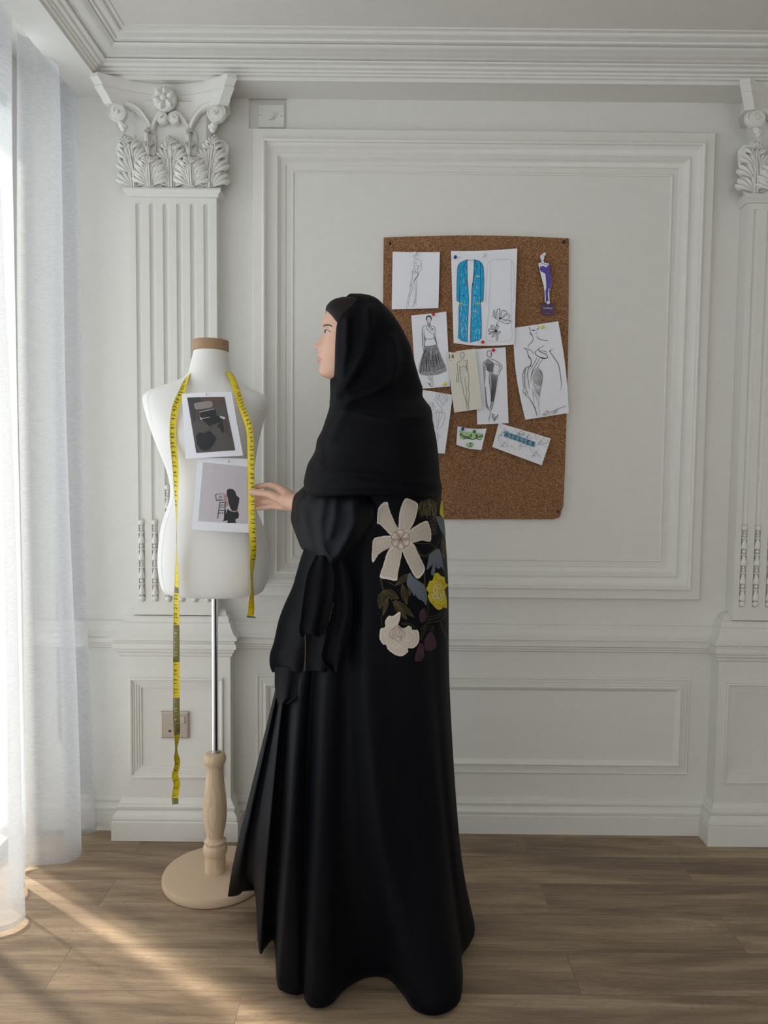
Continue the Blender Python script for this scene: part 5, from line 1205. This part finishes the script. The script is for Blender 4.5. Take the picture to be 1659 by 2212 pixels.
def shrink(poly, k):
    n = len(poly); cx = sum(p[0] for p in poly)/n; cy = sum(p[1] for p in poly)/n
    return [(cx+(x-cx)*k, cy+(y-cy)*k) for x, y in poly]
def applique(name, poly, m, m2=None, amp=6, step=26, eps=.0016, stitches=0, parent=None, ratio=.88, label=None):
    sp = scallop(poly, amp, step); mb = MB(); fill(mb, lambda x, y: onrobe(x, y, eps), G(sp), 2)
    lo = [onrobe(*p, eps) for p in G(sp)]; hi = [onrobe(*p, .0) for p in G(sp)]; mb.loft([lo, hi], True)
    o = mb.build(name, m2 or m, parent or per, False)
    if label: tag(o, label)
    if m2:
        mb = MB(); fill(mb, lambda x, y: onrobe(x, y, eps+.0008), G(shrink(sp, ratio)), 2); mb.build('felt_face', m, o if (parent is None) else parent, False)
    return o
fl_ = [[(470, 640), (350, 520), (305, 500), (305, 460), (315, 330), (370, 260), (425, 250), (440, 310), (470, 400), (510, 490), (555, 570), (560, 620)],
       [(560, 580), (570, 400), (595, 290), (635, 210), (680, 210), (760, 250), (782, 290), (765, 380), (740, 470), (670, 590), (600, 620)],
       [(660, 610), (740, 550), (840, 490), (895, 478), (920, 540), (935, 600), (935, 700), (900, 715), (830, 700), (760, 720), (680, 725), (620, 670)],
       [(680, 725), (740, 760), (780, 850), (830, 950), (862, 1030), (850, 1090), (790, 1155), (740, 1120), (690, 1020), (640, 920), (605, 830), (590, 750)],
       [(595, 800), (585, 900), (560, 1020), (545, 1100), (530, 1180), (430, 1165), (340, 1145), (350, 1080), (390, 960), (420, 860), (475, 780), (560, 730)],
       [(480, 775), (400, 810), (320, 870), (260, 960), (240, 930), (245, 820), (262, 690), (350, 660), (470, 650), (540, 690)]]
base_f = applique('large_flower', ell(575, 690, 100, 105, 20), 'petal', None, 4, 30, .0014, label='large cream six-petalled flower applique')
for p_ in fl_:
    o = applique('petal', p_, 'petal', 'petal_edge', 5, 26, .0017, parent=base_f, ratio=.86)
    rnd = random.Random(len(p_)+int(p_[0][0])); cx = sum(q[0] for q in p_)/len(p_); cy = sum(q[1] for q in p_)/len(p_)
    dx, dy = cx-575, cy-690; L = math.hypot(dx, dy); dx /= L; dy /= L
    lines = [G([(575+dx*a-dy*o_+rnd.uniform(-5, 5), 690+dy*a+dx*o_+rnd.uniform(-5, 5)) for a in range(130, int(L*1.55), 32)]) for o_ in (-45, -28, -10, 10, 28, 45)]
    lines.append(G(shrink(p_, .80)+[shrink(p_, .80)[0]]))
    mb = MB(); ribbons(mb, lambda x, y: onrobe(x, y, .0032), lines, .42, 3, False); mb.build('stitch_line', 'stitch', base_f)
mb = MB(); lines = []
for k in range(6):
    a = k*math.pi/3+.5; lines.append(G([(575, 690), (575+55*math.cos(a-.35), 690+60*math.sin(a-.35)), (575+102*math.cos(a-.42), 690+108*math.sin(a-.42)), (575+112*math.cos(a), 690+118*math.sin(a)), (575+102*math.cos(a+.42), 690+108*math.sin(a+.42)), (575+55*math.cos(a+.35), 690+60*math.sin(a+.35)), (575, 690)]))
ribbons(mb, lambda x, y: onrobe(x, y, .0036), lines, 1.1, 4, False); mb.build('heart_stitching', 'brown', base_f)
po = [(335, 1830), (345, 1760), (400, 1740), (400, 1670), (440, 1610), (490, 1610), (520, 1590), (575, 1560), (570, 1640), (550, 1710), (610, 1755), (680, 1725), (715, 1770), (780, 1780), (797, 1850), (785, 1930), (730, 1985), (665, 1990), (665, 2030), (600, 2080), (540, 2075), (490, 2050), (430, 2000), (410, 1950), (370, 1940), (335, 1880)]
pe = applique('peony', po, 'petal', 'petal_edge', 5, 40, .0018, ratio=.93, label='cream peony applique')
mb = MB(); ribbons(mb, lambda x, y: onrobe(x, y, .0036), [G(l) for l in [[(400, 1745), (440, 1720), (500, 1735)], [(345, 1765), (385, 1820), (410, 1900), (405, 1945)], [(405, 1900), (440, 1950), (500, 1940), (520, 1900), (560, 1955), (620, 1950), (640, 1900), (690, 1895), (680, 1830)], [(680, 1830), (700, 1790), (700, 1730)], [(430, 1990), (470, 1960), (520, 1990), (560, 1960), (610, 1990), (660, 1980)], [(700, 1780), (740, 1830), (740, 1900), (690, 1940)], [(430, 1640), (470, 1700), (530, 1690), (560, 1600)]]], 1.6, 4); mb.build('petal_rim', 'petal_edge', pe)
mb = MB(); ribbons(mb, lambda x, y: onrobe(x, y, .0040), [G(l) for l in [[(530, 1720), (600, 1770), (625, 1820), (600, 1860), (560, 1850)], [(530, 1725), (460, 1780), (445, 1830), (470, 1870), (510, 1870)], [(510, 1740), (480, 1800), (500, 1840), (540, 1850), (580, 1840), (590, 1790), (545, 1735)], [(525, 1760), (515, 1810), (545, 1830), (560, 1790), (535, 1745)], [(500, 1870), (530, 1900), (560, 1910), (580, 1870), (560, 1850)], [(490, 1880), (470, 1850), (500, 1840)]]], .9, 4, False); mb.build('heart_stitching', 'brown', pe)
yf = applique('yellow_flower', [(910, 1240), (930, 1190), (965, 1180), (985, 1110), (1020, 1095), (1055, 1130), (1095, 1150), (1105, 1210), (1140, 1235), (1100, 1290), (1120, 1390), (1125, 1505), (1090, 1500), (1040, 1530), (1000, 1510), (965, 1470), (930, 1430), (910, 1370), (920, 1330), (890, 1290)], 'yellowfelt', None, 4, 40, .0018, label='yellow flower applique')
mb = MB(); ribbons(mb, lambda x, y: onrobe(x, y, .0030), [G(l) for l in [[(1060, 1290), (1040, 1240), (1000, 1230), (965, 1260), (960, 1310), (985, 1330), (955, 1360), (965, 1395), (1010, 1390), (1040, 1420), (1070, 1380), (1075, 1310)], [(1040, 1280), (1010, 1260), (1000, 1310), (1020, 1330)], [(1000, 1340), (1005, 1375), (1040, 1385), (1050, 1340)]]], 1.7, 4, False); mb.build('white_stitching', 'petal_edge', yf)
mb = MB(); ribbons(mb, lambda x, y: onrobe(x, y, .0026), [G([(930, 1440), (960, 1430), (985, 1480), (1030, 1470), (1060, 1500), (1100, 1470)]), G([(985, 1120), (1010, 1180), (1060, 1180), (1080, 1230)]), G([(1060, 1300), (1100, 1290)]), G([(910, 1330), (940, 1330)])], .6, 4, False); mb.build('stitch_line', 'gold', yf)
applique('yellow_petal', [(1070, 225), (1085, 270), (1100, 380), (1108, 462), (1080, 430), (1050, 390), (1055, 300)], 'yellowfelt', None, 2, 30, .0016)
for k, p_ in enumerate([[(690, 1090), (720, 1130), (800, 1190), (860, 1240), (890, 1340), (893, 1400), (880, 1475), (850, 1430), (790, 1400), (750, 1340), (745, 1370), (700, 1290), (660, 1240), (660, 1160)], [(1020, 805), (1050, 830), (1075, 920), (1085, 1000), (1100, 1070), (1060, 1010), (1045, 1040), (1010, 1030), (995, 985), (985, 1100), (960, 1120), (945, 1090), (965, 990), (930, 1020), (890, 1055), (905, 980), (930, 870)], [(1005, 418), (1090, 440), (1112, 480), (1112, 660), (1080, 620), (1040, 540)]]):
    applique('grey_leaf', p_, 'greyfelt', None, 0, 30, .0013, label='blue-grey leaf applique')
for p_ in ([(810, 1560), (870, 1520), (880, 1650), (820, 1680)], [(880, 1860), (950, 1800), (1000, 1900), (1000, 1980), (940, 2020), (870, 2000)], [(750, 2130), (800, 1950), (850, 1950), (860, 2080), (820, 2140)]):
    applique('plum_bud', p_, 'plumfelt', None, 0, 30, .0012, label='dark plum bud applique')
lines = []; rnd = random.Random(21)
def stleaf(bx, by, tx, ty, w):
    dx, dy = tx-bx, ty-by; L = math.hypot(dx, dy); dx /= L; dy /= L
    for sg_ in (-1, 1): lines.append([(bx, by), (bx+dx*L*.35-dy*w*sg_*.5, by+dy*L*.35+dx*w*sg_*.5), (bx+dx*L*.7-dy*w*sg_*.4, by+dy*L*.7+dx*w*sg_*.4), (tx, ty)])
    k = .1
    while k < .92:
        s_ = w*.45*math.sin(math.pi*min(1, k+.08)); lines.append([(bx+dx*L*k, by+dy*L*k), (bx+dx*(L*k+14)-dy*s_, by+dy*(L*k+14)+dx*s_)]); lines.append([(bx+dx*L*k, by+dy*L*k), (bx+dx*(L*k+14)+dy*s_, by+dy*(L*k+14)-dx*s_)]); k += 14/L
    lines.append([(bx, by), (tx, ty)])
for a in ((700, 1095, 520, 1240, 70), (600, 1225, 655, 1470, 75), (690, 1200, 690, 1370, 40), (375, 1300, 330, 1520, 90), (430, 1380, 370, 1600, 50), (385, 1295, 555, 1400, 90), (490, 1430, 655, 1650, 70), (510, 1415, 740, 1620, 70), (1080, 690, 1095, 930, 50)): stleaf(*a)
for l in ([(345, 1060), (355, 1180), (380, 1300), (430, 1370), (480, 1420)], [(335, 1065), (342, 1180), (370, 1290)], [(700, 560), (740, 450), (790, 300)], [(712, 560), (755, 450), (800, 300)], [(700, 570), (800, 500), (870, 480)], [(1000, 800), (1040, 710), (1100, 670)], [(720, 740), (790, 850), (860, 900), (940, 860), (1000, 800)], [(735, 740), (800, 840), (860, 885), (930, 850), (990, 790)], [(730, 735), (850, 745), (930, 740), (1000, 790)], [(880, 1620), (1000, 1600), (1070, 1560), (1110, 1500)], [(890, 1650), (1010, 1630), (1090, 1580)], [(810, 1780), (900, 1690), (1060, 1660), (1120, 1560)], [(590, 1690), (700, 1700), (790, 1780)], [(600, 1705), (690, 1720), (770, 1790)], [(830, 1900), (860, 1800), (900, 1720)], [(815, 1890), (840, 1790), (880, 1720)], [(850, 1920), (910, 1840), (960, 1740)], [(1060, 1680), (1100, 1780), (1130, 1850), (1140, 2000)], [(1050, 1690), (1085, 1790), (1115, 1860)], [(870, 1100), (875, 1300), (905, 1450), (900, 1600)], [(860, 1100), (866, 1300), (890, 1480)], [(960, 1720), (970, 1790)], [(350, 1600), (358, 1720)], [(430, 1200), (520, 1245)]):
    lines.append(l)
for k in range(40):
    x = 810+k*5.2+rnd.uniform(-6, 6); lines.append([(x, 210+abs(k-20)*2+rnd.uniform(-15, 20)), (x+rnd.uniform(-18, 18), 290+rnd.uniform(-15, 15)), (x+rnd.uniform(-22, 22), 350), (x+rnd.uniform(-20, 20), 400+rnd.uniform(-15, 45))])
for k in range(14):
    y = 430+k*15; lines.append([(935+rnd.uniform(-15, 15), y), (970, y+rnd.uniform(0, 20)), (1010+rnd.uniform(-15, 10), y+rnd.uniform(-8, 8))])
mb = MB(); ribbons(mb, lambda x, y: onrobe(x, y, .0010), [G(l) for l in lines], .62, 3, False)
gt = mb.build('gold_embroidery', 'gold', per)
